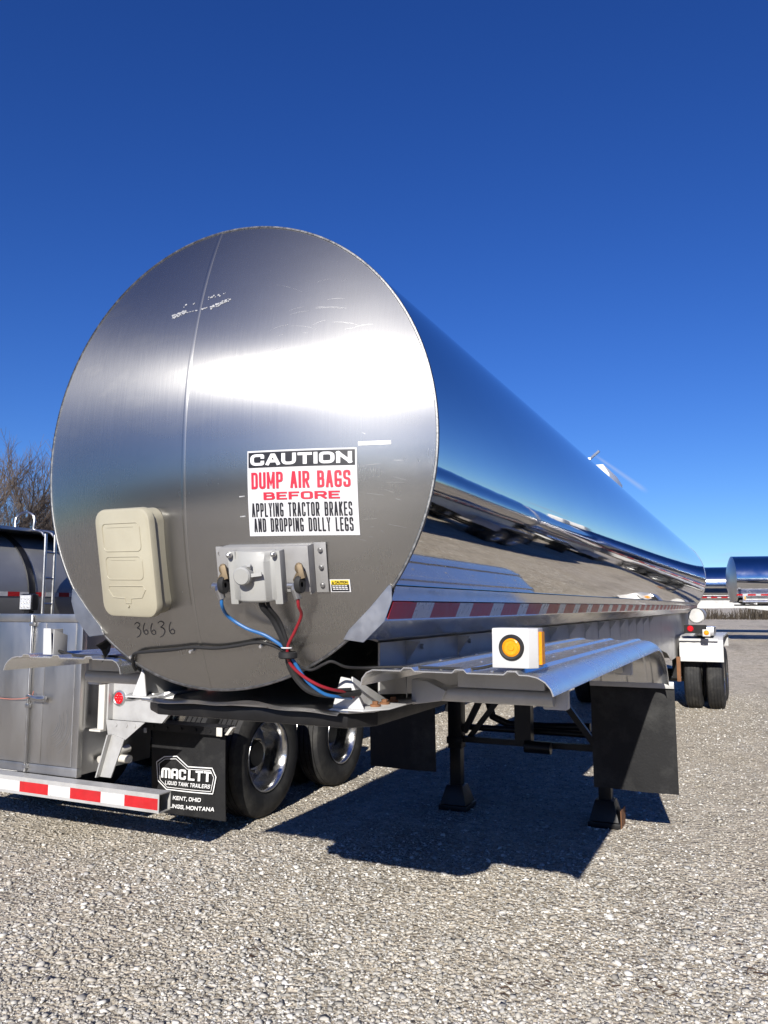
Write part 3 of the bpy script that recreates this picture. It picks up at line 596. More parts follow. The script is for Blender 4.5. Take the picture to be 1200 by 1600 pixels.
def landing_gear(parent, y=4.4, xl=0.645, zt=1.30):
    for s in (-1, 1):
        x = s * xl
        lg = MB().box((x - 0.062, y - 0.062, 0.52), (x + 0.062, y + 0.062, zt)).box((x - 0.072, y - 0.072, 0.56), (x + 0.072, y + 0.072, 0.62)).build("landing_leg", M['black'], parent, bev=0.006)
        MB().box((x - 0.050, y - 0.050, 0.12), (x + 0.050, y + 0.050, 0.53)).build("inner_leg", M['black'], lg, bev=0.004)
        ft = MB().add([(x + a * w, y + b * w2, z) for z, w, w2 in ((0.205, 0.075, 0.075), (0.05, 0.118, 0.125)) for a, b in ((-1, -1), (1, -1), (1, 1), (-1, 1))], [(0, 1, 2, 3), (7, 6, 5, 4), (0, 4, 5, 1), (1, 5, 6, 2), (2, 6, 7, 3), (3, 7, 4, 0)])
        ft.box((x - 0.128, y - 0.135, 0.0), (x + 0.128, y + 0.135, 0.045))
        ft.build("foot", M['black'], lg, bev=0.004)
        if s > 0: MB().box((x + 0.1285, y - 0.10, 0.002), (x + 0.1345, y + 0.11, 0.14)).build("rusty_edge", M['rust'], lg)
    b = MB()
    b.box((-xl + 0.073, y - 0.03, 0.575), (xl - 0.073, y + 0.03, 0.625))
    b.tube([(-xl + 0.07, y + 0.10, 0.69), (xl - 0.07, y + 0.10, 0.69)], 0.028, 12)
    b.beam((-0.26, y, 1.26), (-xl + 0.073, y, 0.66), 0.05, 0.05); b.beam((-0.02, y + 0.04, 1.26), (-xl + 0.1, y + 0.04, 0.60), 0.03, 0.045)
    b.beam((0.10, y, 1.26), (xl - 0.073, y, 0.63), 0.05, 0.05)
    b.box((-0.07, y - 0.15, 0.63), (0.07, y - 0.05, 1.26))
    b.cyl((0.02, y - 0.16, 0.60), (0.24, y - 0.16, 0.60), 0.05, 14)
    b.cyl((0.0, y - 0.157, 1.02), (0.0, y - 0.135, 1.02), 0.02, 8)
    b.build("leg_brace", M['black'], parent)
    MB().tube([(-0.38, y + 0.2, 1.2), (-0.42, y + 0.2, 0.95), (-0.37, y + 0.2, 0.78), (-0.22, y + 0.2, 0.72), (0.1, y + 0.2, 0.72), (0.5, y + 0.2, 0.74)], 0.035, 12).build("air_pipe", M['black'], parent)

def tandem(parent, y1, y2, zt=1.27, rim_m='rim', fender_m='white'):
    for y in (y1, y2):
        for s in (-1, 1):
            for x in (0.772, 1.132): wheel(parent, s * x, y, 0.508, s, rim_m=rim_m)
        MB().cyl((-0.6, y, 0.508), (0.6, y, 0.508), 0.065, 16).box((-0.55, y - 0.1, 0.5), (-0.42, y + 0.1, 0.95)).box((0.42, y - 0.1, 0.5), (0.55, y + 0.1, 0.95)).build("axle", M['black'], parent)
    for s in (-1, 1):
        prof = [(y1 - 0.66, 0.84, 0), (y1 - 0.66, 1.08, 0), (y1 - 0.61, 1.20, 0), (y1 - 0.50, zt - 0.02, 0), (y1 - 0.3, zt, 0), (y2 + 0.3, zt, 0), (y2 + 0.50, zt - 0.02, 0), (y2 + 0.61, 1.2, 0), (y2 + 0.66, 1.0, 0)]
        xs = [0.60, 0.605] + [0.62 + 0.66 * i / 12 for i in range(13)] + [1.292, 1.296]
        def rib(i): return 0.008 if i in (4, 7, 10) else 0.0
        rows = []
        for y, z, _ in prof:
            row = []
            for i, x in enumerate(xs):
                dz = -0.03 if i in (0, len(xs) - 1) else 0
                row.append((s * x, y - (rib(i) if z < 1.25 and y < y1 else 0), z + (rib(i) if z >= 1.25 else 0) + (dz if z >= 1.2 else 0)))
            rows.append(row)
        f = MB().sheet(rows, 0.004 * (-1 if s < 0 else 1)).build("rear_fender", M[fender_m], parent, angle=25)
        MB().box((min(s * 0.60, s * 1.22), y1 - 0.69, 1.185), (max(s * 0.60, s * 1.22), y1 - 0.665, 1.225)).build("lip", M[fender_m], f, bev=0.004)

# ------------------------------------------------------------------ the main tanker
GRP = "polished tank trailers parked in the gravel yard"
L_MAIN = 15.5
T = root("tank_trailer", (0, 0, 0), "big mirror polished tank trailer in front, its round brushed end bearing the caution sign", "tank trailer", GRP)
tank_shell(T, L_MAIN, R, ZC, M['mirror'])
MB().lathe([(R + 0.0, 0.012), (R + 0.003, 0.006), (R + 0.0035, 0.0), (R + 0.002, -0.004), (R - 0.004, -0.005), (R - 0.008, -0.0015)], (0, 0, ZC), 'y', 160).build("head_rim", M['weld'], T)
hd = head(T, 0, R, ZC, -1, M['brushed'], "front_head")
uv = hd.data.uv_layers.new(name="UVMap")
co = np.zeros(len(hd.data.vertices) * 3); hd.data.vertices.foreach_get('co', co); co = co.reshape(-1, 3)
li = np.zeros(len(hd.data.loops), dtype=np.int32); hd.data.loops.foreach_get('vertex_index', li)
uv.data.foreach_set('uv', np.stack([co[li, 0], co[li, 2]], 1).ravel() * 0.4 + 0.5)
rh = head(T, L_MAIN, R, ZC, 1, M['mirror_far'], "rear_head", Rc=1.9, knuckle=0.10)
MB().lathe([(R, L_MAIN - 0.16), (R + 0.004, L_MAIN - 0.158), (R + 0.005, L_MAIN), (R, L_MAIN + 0.002)], (0, 0, ZC), 'y', 128).build("rear_band", M['alu_bright'], T)
D = lambda off=0.001: (lambda x, z: (x, dome_y(x, z, off=off), z))
def strip_on_head(mb, pts, w, off=0.0012, th=0.0, mi=0, fn=None, taper=False):
    """a narrow ribbon following the dished head through (x, z) points."""
    fn = fn or D(off); n = len(pts); vs = []
    for i, (x, z) in enumerate(pts):
        a = pts[max(i - 1, 0)]; b = pts[min(i + 1, n - 1)]; dx, dz = b[0] - a[0], b[1] - a[1]; q = math.hypot(dx, dz) or 1
        ww = w * (0.25 + 0.75 * math.sin(math.pi * (i + 0.5) / n)) if taper else w
        nx, nz_ = -dz / q * ww / 2, dx / q * ww / 2
        vs += [fn(x + nx, z + nz_), fn(x - nx, z - nz_)]
    mb.add(vs, [(2 * i, 2 * i + 1, 2 * i + 3, 2 * i + 2) for i in range(n - 1)], mi)
def smooth_pts(pts, k=6):
    out = []; n = len(pts)
    for i in range(n - 1):
        p0, p1, p2, p3 = [np.array(pts[max(0, min(n - 1, j))], float) for j in (i - 1, i, i + 1, i + 2)]
        for t in np.arange(k) / k:
            out.append(tuple(0.5 * ((2 * p1) + (-p0 + p2) * t + (2 * p0 - 5 * p1 + 4 * p2 - p3) * t * t + (-p0 + 3 * p1 - 3 * p2 + p3) * t ** 3)))
    out.append(tuple(np.array(pts[-1], float))); return out
# weld seam down the head
zs = [ZC - 0.894 + 1.788 * i / 60 for i in range(61)]
rows = [[(-0.022 + dx, dome_y(-0.022 + dx, z, off=h), z) for dx, h in ((-0.009, -0.001), (-0.004, 0.0003), (0.0, 0.00055), (0.004, 0.0003), (0.009, -0.001))] for z in zs]
def plane_uv(o):
    uv = o.data.uv_layers.new(name="UVMap")
    for lp in o.data.loops: v = o.data.vertices[lp.vertex_index].co; uv.data[lp.index].uv = (v.x * 0.4 + 0.5, v.z * 0.4 + 0.5)
plane_uv(MB().sheet(rows, -0.0015).build("weld_seam", M['brushed'], hd))
# scratches, tape residue and scuffs worn into the head
random.seed(11); sc = MB()
for k in range(24):
    cx, cz = random.uniform(0.30, 0.70), random.uniform(2.62, 3.0); ln = random.uniform(0.015, 0.11); a = random.gauss(0.28, 0.16)
    if math.hypot(cx + 0.06, cz - ZC) > 0.86: continue
    strip_on_head(sc, [(cx + ln * t * math.cos(a), cz + ln * t * math.sin(a) - 0.05 * ln * t * t * 4) for t in np.linspace(0, 1, 5)], random.choice((0.0003, 0.0004, 0.0005, 0.0007)), off=0.0008, taper=True)
for k in range(20):
    cx, cz = random.uniform(0.60, 0.78), random.uniform(2.0, 2.36); ln = random.uniform(0.01, 0.06); a = random.gauss(-0.1, 0.25)
    if math.hypot(cx + 0.06, cz - ZC) > 0.86: continue
    strip_on_head(sc, [(cx + ln * t * math.cos(a), cz + ln * t * math.sin(a)) for t in np.linspace(0, 1, 4)], random.choice((0.0003, 0.0004, 0.0006)), off=0.0008, taper=True)
sc.build("scratch", M['scuff'], hd)
rs = MB()
strip_on_head(rs, [(0.645, 2.3215), (0.70, 2.3225), (0.752, 2.3235)], 0.014)
def patch(mb, x0, z0, x1, z1, w, n, keep):
    for k in range(n):
        t = (k + random.random()) / n
        if random.random() > keep: continue
        x = x0 + (x1 - x0) * t; z = z0 + (z1 - z0) * t + random.uniform(-w, w) / 2; s = random.uniform(0.0015, 0.005)
        mb.add([D(0.0012)(x + s * math.cos(a) * random.uniform(.6, 1.3), z + s * math.sin(a) * random.uniform(.5, 1)) for a in np.linspace(0, 5.2, 6)], [tuple(range(6))])
patch(rs, -0.155, 2.887, -0.085, 2.896, 0.018, 70, 0.9); patch(rs, -0.085, 2.893, 0.03, 2.896, 0.004, 30, 0.5); patch(rs, 0.03, 2.892, 0.115, 2.915, 0.016, 60, 0.85)
patch(rs, -0.11, 2.925, -0.05, 2.93, 0.01, 12, 0.5); patch(rs, 0.0, 2.935, 0.09, 2.945, 0.014, 22, 0.6)
for z in (2.155, 2.085): strip_on_head(rs, [(0.215, z - 0.001), (0.236, z)], 0.004)
rs.build("tape_residue", M['scuff_pale'], hd, smooth=False)
# hand-written number, in marker
def digit(kind, x, z, s):
    p3 = [(0.05, 0.85), (0.35, 1.0), (0.68, 0.86), (0.42, 0.62), (0.28, 0.56), (0.55, 0.46), (0.62, 0.22), (0.35, -0.08), (0.02, -0.2)]
    p6 = [(0.42, 1.0), (0.18, 0.68), (0.08, 0.3), (0.25, 0.04), (0.55, 0.08), (0.62, 0.3), (0.42, 0.42), (0.18, 0.26)]
    return [(x + px * s, z + pz * s) for px, pz in smooth_pts(p3 if kind == '3' else p6, 5)]
nm = MB()
for k, (x, z, s) in {'3a': (-0.343, 1.660, 0.048), '6a': (-0.300, 1.662, 0.044), '6b': (-0.258, 1.662, 0.044), '3b': (-0.212, 1.664, 0.050), '6c': (-0.160, 1.666, 0.046)}.items():
    strip_on_head(nm, digit(k[0], x, z, s), 0.0032)
nm.build("written_number", M['ink_black'], hd, smooth=False)

# caution sign: a vinyl sheet that follows the dished head
sx0, sx1, sz0, sz1 = 0.250, 0.641, 2.0145, 2.3125
def skew(x, z): return (x, dome_y(x, z, off=0.002), z - 0.004 * (x - sx0) / (sx1 - sx0))
def skew2(x, z): return (x, dome_y(x, z, off=0.0042), z - 0.004 * (x - sx0) / (sx1 - sx0))
def skew3(x, z): return (x, dome_y(x, z, off=0.0052), z - 0.004 * (x - sx0) / (sx1 - sx0))
rows = [[skew(sx0 + (sx1 - sx0) * i / 16, sz0 + (sz1 - sz0) * j / 12) for i in range(17)] for j in range(13)]
sg = MB().sheet(rows, 0.0015).build("caution_sign", M['sign_white'], T, smooth=False)
w_, h_ = sx1 - sx0, sz1 - sz0
bx = lambda u: sx0 + w_ * u
bz = lambda v: sz0 + h_ * v
mb = MB(); rows = [[skew2(bx(0.014 + 0.972 * i / 14), bz(0.80 + 0.178 * j / 4)) for i in range(15)] for j in range(5)]
mb.sheet(rows, 0.0002).build("black_panel", M['ink_black'], sg, smooth=False)
lift = lambda o: (lambda x, z, l=0.0: (x, dome_y(x, z, off=o + l), z - 0.004 * (x - sx0) / (sx1 - sx0)))
mb = MB(); letters(mb, "CAUTION", bx(0.035), bx(0.962), bz(0.822), bz(0.956), lift(0.0052), 0.0135, gap=0.42, rc=0.30, zs=1.45); mb.build("white_lettering", M['ink_white'], sg, smooth=False)
mb = MB(); letters(mb, "DUMP AIR BAGS", bx(0.040), bx(0.945), bz(0.548), bz(0.742), lift(0.0042), 0.0090, gap=0.55, word=1.9, zs=1.1); letters(mb, "BEFORE", bx(0.155), bx(0.850), bz(0.418), bz(0.506), lift(0.0042), 0.0110, gap=0.5, rc=0.25, zs=2.1); mb.build("red_lettering", M['ink_red'], sg, smooth=False)
mb = MB(); letters(mb, "APPLYING TRACTOR BRAKES", bx(0.035), bx(0.950), bz(0.222), bz(0.382), lift(0.0042), 0.0050, gap=0.75, word=2.0); letters(mb, "AND DROPPING DOLLY LEGS", bx(0.050), bx(0.952), bz(0.048), bz(0.204), lift(0.0042), 0.0050, gap=0.75, word=2.0); mb.build("black_lettering", M['ink_black'], sg, smooth=False)

# small warning label
lx0, lx1, lz0, lz1 = 0.526, 0.594, 1.819, 1.862
rows = [[D(0.0035)(lx0 + (lx1 - lx0) * i / 3, lz0 + (lz1 - lz0) * j / 2) for i in range(4)] for j in range(3)]
lb = MB().sheet(rows, 0.001).build("warning_label", M['sign_white'], T)
f5 = D(0.0052); f6 = D(0.0060)
mb = MB(); mb.add([f5(x, z) for x, z in ((0.530, 1.845), (0.590, 1.845), (0.590, 1.859), (0.530, 1.859))], [(0, 1, 2, 3)]); mb.build("yellow_panel", M['ink_yellow'], lb, smooth=False)
mb = MB(); mb.add([f5(x, z) for x, z in ((0.530, 1.822), (0.590, 1.822), (0.590, 1.8442), (0.530, 1.8442))], [(0, 1, 2, 3)]); put_text(mb, "CAUTION", 0.543, 0.587, 1.8475, 1.8565, f6, bold=0.05)
mb.add([f6(0.533, 1.847), f6(0.541, 1.847), f6(0.537, 1.857)], [(0, 1, 2)]); mb.build("black_panel", M['ink_black'], lb, smooth=False)
mb = MB()
for i, z in enumerate((1.8385, 1.8325, 1.827)): 
    for k in range(5):
        x = 0.5335 + 0.0105 * k + 0.001 * i; mb.add([f6(x, z), f6(x + 0.0085, z), f6(x + 0.0085, z + 0.0026), f6(x, z + 0.0026)], [(0, 1, 2, 3)])
mb.build("small_print", M['ink_white'], lb, smooth=False)

# cream document box, sitting square on the head's local slope
bc = Vector((-0.266, 0, 1.942)); bn = Vector((bc.x, dome_y(bc.x, bc.z) - math.sqrt(2.2 ** 2 - R * R), bc.z - ZC)).normalized()
bu = Vector((1, 0, 0)); bu = (bu - bn * bu.dot(bn)).normalized(); bv = bu.cross(-bn).normalized() * 1
if bv.z < 0: bv = -bv
bo = Vector((bc.x, dome_y(bc.x, bc.z), bc.z))
def boxp(u, v, d): return bo + bu * u + bv * v + bn * d
def rrect(w, h, r_, n=5, cut=None):
    pts = []
    for cx, cy, a0 in ((w / 2 - r_, h / 2 - r_, 0), (-w / 2 + r_, h / 2 - r_, 90), (-w / 2 + r_, -h / 2 + r_, 180), (w / 2 - r_, -h / 2 + r_, 270)):
        for i in range(n + 1): a = rad(a0 + 90 * i / n); pts.append((cx + r_ * math.cos(a), cy + r_ * math.sin(a)))
    return pts
def loft(mb, loops, capped=True, mi=0):
    n = len(loops[0]); vs = [p for lp in loops for p in lp]
    fs = [(i * n + j, i * n + (j + 1) % n, (i + 1) * n + (j + 1) % n, (i + 1) * n + j) for i in range(len(loops) - 1) for j in range(n)]
    if capped: fs += [tuple(range(n - 1, -1, -1)), tuple(range((len(loops) - 1) * n, len(loops) * n))]
    mb.add(vs, fs, mi)
BW, BH = 0.300, 0.408
mb = MB(); lo = rrect(BW - 0.012, BH - 0.012, 0.05)
loft(mb, [[boxp(u, v, d) for u, v in lo] for d in (-0.01, 0.038)])
db = mb.build("document_box", M['cream'], T)
mb = MB(); l1 = rrect(BW, BH, 0.052); l2 = rrect(BW - 0.006, BH - 0.006, 0.05); l3 = rrect(BW - 0.020, BH - 0.020, 0.045)
loft(mb, [[boxp(u, v, d) for u, v in q] for q, d in ((l1, 0.0385), (l1, 0.055), (l2, 0.063), (l3, 0.067))])
lid = mb.build("lid", M['cream'], db)
def ridge(mb, pts, w, d0, hgt, closed=True):
    n = len(pts); P = [boxp(u, v, d0) for u, v in pts]; P2 = P + [P[0]] if closed else P
    mb.tube([p + bn * (hgt * 0.2) for p in P2], w, 6, cap=not closed)
mb = MB()
sh = lambda pts, du, dv: [(u + du, v + dv) for u, v in pts]
ridge(mb, sh(rrect(0.205, 0.105, 0.02), -0.004, 0.098), 0.0022, 0.0672, 0.001)
ridge(mb, sh(rrect(0.200, 0.086, 0.02), -0.004, -0.018), 0.0022, 0.0672, 0.001)
ridge(mb, [(-0.100, -0.085), (0.088, -0.085), (0.100, -0.098), (0.078, -0.128), (0.018, -0.132), (0.016, -0.15), (-0.014, -0.15), (-0.016, -0.132), (-0.08, -0.128), (-0.104, -0.098)], 0.0022, 0.0672, 0.001)
ridge(mb, [(-0.08, 0.135), (0.065, 0.135)], 0.001, 0.0672, 0.001, False); ridge(mb, [(-0.075, 0.012), (0.06, 0.012)], 0.001, 0.0672, 0.001, False)
mb.cyl(boxp(0.0, -0.160, 0.065), boxp(0.0, -0.160, 0.072), 0.006, 12)
mb.build("moulding", M['cream'], lid)

# hose connection bracket: folded plate, electrical socket box, two gladhands
pc = Vector((0.318, 0, 1.905)); yb = dome_y(pc.x, pc.z); tilt = Matrix.Translation((pc.x, yb, pc.z)) @ Matrix.Rotation(math.atan2(pc.x, 1.95), 4, 'Z') @ Matrix.Rotation(math.atan2(ZC - pc.z, 1.95), 4, 'X')
def tb(a, b, mb): mb.box(a, b, mtx=tilt)
mb = MB(); tb((-0.165, -0.058, -0.075), (0.165, -0.054, 0.082), mb)
tb((-0.165, -0.0535, -0.075), (-0.161, 0.004, 0.082), mb); tb((0.161, -0.0535, -0.085), (0.165, 0.004, 0.082), mb)
tb((0.1655, -0.004, -0.088), (0.210, 0.001, 0.085), mb); tb((-0.205, -0.004, -0.085), (-0.1655, 0.001, 0.078), mb); tb((-0.16, -0.0535, 0.078), (0.16, 0.02, 0.082), mb)
br = mb.build("hose_bracket", M['bracket'], T, bev=0.0015)
mb = MB()
for x, z in ((0.19, 0.06), (0.19, 0.0), (0.19, -0.062), (-0.186, 0.055), (-0.186, -0.005)):
    p = tilt @ Vector((x, -0.0045, z)); q = tilt @ Vector((x, -0.012, z)); mb.cyl(p, q, 0.0085, 10); mb.cyl(q, tilt @ Vector((x, -0.016, z)), 0.0055, 8)
for x in (-0.100, 0.062):
    mb.cyl(tilt @ Vector((x, -0.105, 0.064)), tilt @ Vector((x, -0.116, 0.064)), 0.010, 8); mb.ball(tuple(tilt @ Vector((x, -0.118, 0.064))), 0.008, 8)
mb.build("bolt", M['steel'], br)
mb = MB(); prof = [(-0.098, -0.0585), (-0.098, -0.100), (-0.080, -0.103), (-0.062, -0.122), (-0.03, -0.130), (0.0, -0.131), (0.03, -0.124), (0.045, -0.103), (0.062, -0.100), (0.062, -0.0585)]
def ptz(x, y, z): return tilt @ Vector((x, y, z))
loft(mb, [[ptz(x * (1 if k > .9 else 0.985), y * k - (1 - k) * 0.0585, z) for x, y in prof] for z, k in ((-0.098, 0.88), (-0.090, 1), (0.040, 1), (0.058, 0.82), (0.074, 0.74))])
tb((-0.112, -0.1005, -0.108), (-0.084, -0.0585, 0.074), mb); tb((0.052, -0.1005, -0.108), (0.080, -0.0585, 0.074), mb)
bxo = mb.build("socket_box", M['grey_plastic'], br, bev=0.003)
mb = MB(); mb.lathe([(0.0, -0.166), (0.026, -0.166), (0.031, -0.160), (0.031, -0.120)], (0, 0, 0), 'y', 28); mb.v = [tuple(ptz(v[0] - 0.035, v[1], v[2] + 0.0)) for v in mb.v]
mb.beam(ptz(-0.01, -0.150, 0.0), ptz(0.028, -0.140, 0.003), 0.010, 0.012); mb.beam(ptz(-0.012, -0.150, 0.026), ptz(-0.012, -0.140, 0.034), 0.012, 0.012)
mb.build("socket_cap", M['grey_plastic'], bxo)
def gladhand(px, m_hose):
    mb = MB(); o_ = Vector((px, -0.058, -0.03))
    mb.tube([ptz(px, -0.058, -0.015), ptz(px, -0.085, -0.015), ptz(px - 0.004, -0.105, -0.03)], [0.016, 0.016, 0.014], 12)
    mb.ball(tuple(ptz(px - 0.002, -0.082, 0.012)), 0.017, 10, sq=(0.9, 0.8, 1.1))
    mb.beam(ptz(px + 0.004, -0.09, 0.024), ptz(px + 0.016, -0.098, -0.022), 0.022, 0.018)
    g = mb.build("gladhand", M['brass'], br, bev=0.002)
    k = MB().lathe([(0.006, -0.010), (0.018, -0.012), (0.020, 0.0), (0.018, 0.012), (0.006, 0.010)], (0, 0, 0), 'x', 18); k.v = [tuple(ptz(v[0] * 0.8 + px + 0.006 + 0.35 * v[1], v[1] * 0.85 - 0.104, v[2] * 1.55 - 0.040)) for v in k.v]; k.build("seal", M['rubber'], g)
    k = MB(); k.tube([ptz(px - 0.022, -0.085, -0.05), ptz(px - 0.014, -0.095, -0.06), ptz(px - 0.008, -0.096, -0.09)], [0.013, 0.016, 0.013], 10); k.cyl(ptz(px - 0.045, -0.08, -0.048), ptz(px - 0.015, -0.085, -0.048), 0.012, 12); k.build("elbow", M['steel'], g)
gladhand(-0.140, None); gladhand(0.140, None)
def hose(name, pts, r_, m): return MB().tube(smooth_pts(pts, 6), r_, 10).build(name, M[m], T)
hose("blue_air_hose", [tuple(ptz(-0.148, -0.096, -0.082)), tuple(ptz(-0.149, -0.097, -0.115)), (0.170, -0.160, 1.735), (0.23, -0.135, 1.694), (0.30, -0.118, 1.669), (0.363, -0.094, 1.625), (0.386, -0.072, 1.581), (0.419, -0.039, 1.514), (0.462, -0.002, 1.470), (0.492, 0.04, 1.455), (0.50, 0.14, 1.44)], 0.0060, 'hose_blue')
hose("red_air_hose", [tuple(ptz(0.132, -0.096, -0.082)), tuple(ptz(0.133, -0.097, -0.115)), (0.452, -0.135, 1.740), (0.416, -0.117, 1.685), (0.381, -0.104, 1.633), (0.376, -0.086, 1.581), (0.406, -0.06, 1.537), (0.455, -0.03, 1.502), (0.492, 0.01, 1.482), (0.505, 0.09, 1.465), (0.505, 0.16, 1.44)], 0.0056, 'hose_red')
hose("electrical_cable", [tuple(ptz(-0.004, -0.085, -0.088)), tuple(ptz(-0.002, -0.086, -0.12)), (0.338, -0.132, 1.725), (0.361, -0.102, 1.655), (0.368, -0.084, 1.61), (0.367, -0.067, 1.565), (0.388, -0.043, 1.513), (0.426, -0.02, 1.476), (0.48, 0.04, 1.46), (0.53, 0.15, 1.46)], 0.0115, 'rubber')
hose("electrical_cable", [tuple(ptz(0.016, -0.080, -0.088)), tuple(ptz(0.018, -0.082, -0.12)), (0.358, -0.124, 1.72), (0.374, -0.100, 1.65), (0.373, -0.080, 1.60), (0.378, -0.062, 1.555), (0.40, -0.03, 1.50), (0.45, 0.0, 1.480), (0.52, 0.10, 1.475)], 0.0065, 'rubber')
MB().lathe([(0.028, -0.012), (0.033, -0.008), (0.033, 0.008), (0.028, 0.012)], (0.372, -0.088, 1.603), 'z', 14).build("hose_tie", M['rubber'], T)
MB().tube([(0.372 + 0.018 * math.cos(a), -0.098 + 0.014 * math.sin(a), 1.628) for a in np.linspace(0, 6.28, 10)], 0.0028, 6).build("hose_tie", M['sign_white'], T)
wp = [(-0.405, 0.02, 1.52), (-0.395, -0.006, 1.545), (-0.380, -0.024, 1.575), (-0.345, -0.045, 1.590), (-0.264, -0.062, 1.598), (-0.147, -0.077, 1.608), (-0.049, -0.082, 1.620), (0.058, -0.080, 1.619), (0.152, -0.079, 1.630), (0.236, -0.078, 1.643), (0.301, -0.070, 1.633), (0.350, -0.07, 1.612)]
hose("lamp_wire", wp, 0.0062, 'rubber')
hose("lamp_wire", [(0.37, -0.065, 1.585), (0.395, -0.04, 1.560), (0.43, -0.025, 1.550), (0.475, -0.022, 1.570), (0.503, -0.010, 1.580), (0.535, 0.03, 1.560), (0.578, 0.10, 1.553), (0.66, 0.14, 1.556), (0.80, 0.17, 1.556), (0.95, 0.18, 1.556), (1.03, 0.18, 1.572)], 0.005, 'rubber')
hose("lamp_wire", [(-0.405, 0.02, 1.52), (-0.46, 0.08, 1.535), (-0.60, 0.15, 1.556), (-0.75, 0.17, 1.556), (-0.90, 0.18, 1.556), (-1.03, 0.19, 1.575)], 0.006, 'rubber')
mb = MB()
for x, z in ((-0.385, 1.575), (-0.055, 1.607), (0.25, 1.632)):
    y = dome_y(x, z); mb.cyl((x, y + 0.002, z), (x - 0.002, y - 0.022, z - 0.004), 0.006, 8)
mb.build("wire_clip", M['alu_bright'], T)

for s in (-1, 1):
    rail(T, s, L_MAIN - 0.3, ZC, R, M['rail'])
    web(T, s, L_MAIN - 0.2, ZC, R)
    f = long_fender(T, s)
    if s > 0: marker_lamp(T, s, 1.035, 0.135, 1.566)
    xf0, xf1 = (0.65, 1.262) if s > 0 else (-1.25, -0.645)
    mud_flap(T, xf0, xf1, 3.86, 0.40, 1.175)
    MB().box((xf0, 3.835, 1.165), (xf1, 3.855, 1.215)).build("flap_bar", M['galv'], T, bev=0.003)
b = MB().prism([(-1.062, 0.150, 1.556), (-1.010, 0.150, 1.556), (-1.022, 0.150, 1.672), (-1.066, 0.150, 1.672)], (0, 0.005, 0)).box((-1.0675, 0.1555, 1.556), (-1.0625, 0.26, 1.668)).prism([(-1.0095, 0.1555, 1.556), (-1.0095, 0.235, 1.556), (-1.0095, 0.235, 1.64), (-1.0095, 0.1555, 1.668)], (0.004, 0, 0))
ml = b.build("marker_lamp", M['white'], T, bev=0.0015)
MB().box((-1.079, 0.17, 1.585), (-1.068, 0.225, 1.645)).build("reflector", M['lens_amber'], ml, bev=0.003)
MB().lathe([(0.0, -0.014), (0.024, -0.011), (0.031, -0.006), (0.042, -0.002), (0.042, 0.0)], (-1.0678, 0.205, 1.614), 'x', 24).build("lens", M['lens_amber'], ml)
# upper coupler plate with its black underside, gussets and bolts
pl = [(-0.47, 0.135), (-0.56, 0.21), (-0.56, 2.2), (0.56, 2.2), (0.56, 0.21), (0.49, 0.135), (0.30, 0.16), (-0.25, 0.16)]
MB().prism([(x, y, 1.384) for x, y in pl], (0, 0, 0.010)).build("coupler_plate", M['alu'], T, bev=0.002)
lipr = []
for i in range(25):
    x = -0.40 + 0.86 * i / 24; w = 0.006 * math.sin(x * 9 + 1) + 0.004 * math.sin(x * 23); b_ = 0.012 * max(0, x - 0.1)
    lipr.append([(x, 0.165 + 0.01 * math.sin(x * 5), 1.3985 + w * 0.4 - b_ * 0.3), (x, 0.128 + w, 1.4005 + w - b_), (x, 0.116 + w, 1.390 + w * 0.6 - b_)])
MB().sheet(lipr, 0.003).build("plate_lip", M['alu'], T)
cb = [(-0.42, 0.175), (-0.545, 0.27), (-0.545, 1.02), (0.545, 1.02), (0.545, 0.27), (0.47, 0.17)]
MB().prism([(x, y, 1.325) for x, y in cb], (0, 0, 0.0585)).build("coupler_skirt", M['black'], T, bev=0.012)
MB().box((-0.30, 1.1, 1.28), (0.30, 3.9, 1.38)).cyl((0, 0.62, 1.26), (0, 0.62, 1.325), 0.045, 16).box((-0.5, 3.9, 1.22), (0.5, 4.7, 1.37)).build("bolster", M['black'], T)
for s in (-1, 1):
    g = MB()
    if s > 0: g.prism([(0.418, 0.148, 1.4008), (0.548, 0.148, 1.4008), (0.492, 0.148, 1.508), (0.452, 0.148, 1.514)], (0, 0.008, 0))
    else: g.prism([(-0.535, 0.148, 1.4008), (-0.49, 0.148, 1.50), (-0.475, 0.148, 1.50), (-0.46, 0.148, 1.4008)], (0, 0.008, 0))
    g.prism([(s * 0.49, 0.1585, 1.3945), (s * 0.49, 0.48, 1.3945), (s * 0.49, 0.1585, 1.515)], (s * 0.008, 0, 0))
    g.prism([(s * 0.42, 0.128, 1.3945), (s * 0.555, 0.128, 1.3945), (s * 0.615, 0.22, 1.3945), (s * 0.615, 0.50, 1.3945), (s * 0.42, 0.50, 1.3945)], (0, 0, 0.006))
    gg = g.build("gusset", M['white'], T, bev=0.003)
    b = MB()
    for y in (0.25, 0.33, 0.41): b.cyl((s * 0.545, y, 1.4005), (s * 0.545, y, 1.4085), 0.020, 12); b.cyl((s * 0.545, y, 1.4085), (s * 0.545, y, 1.4195), 0.012, 6)
    b.build("bolt", M['rust'], gg)
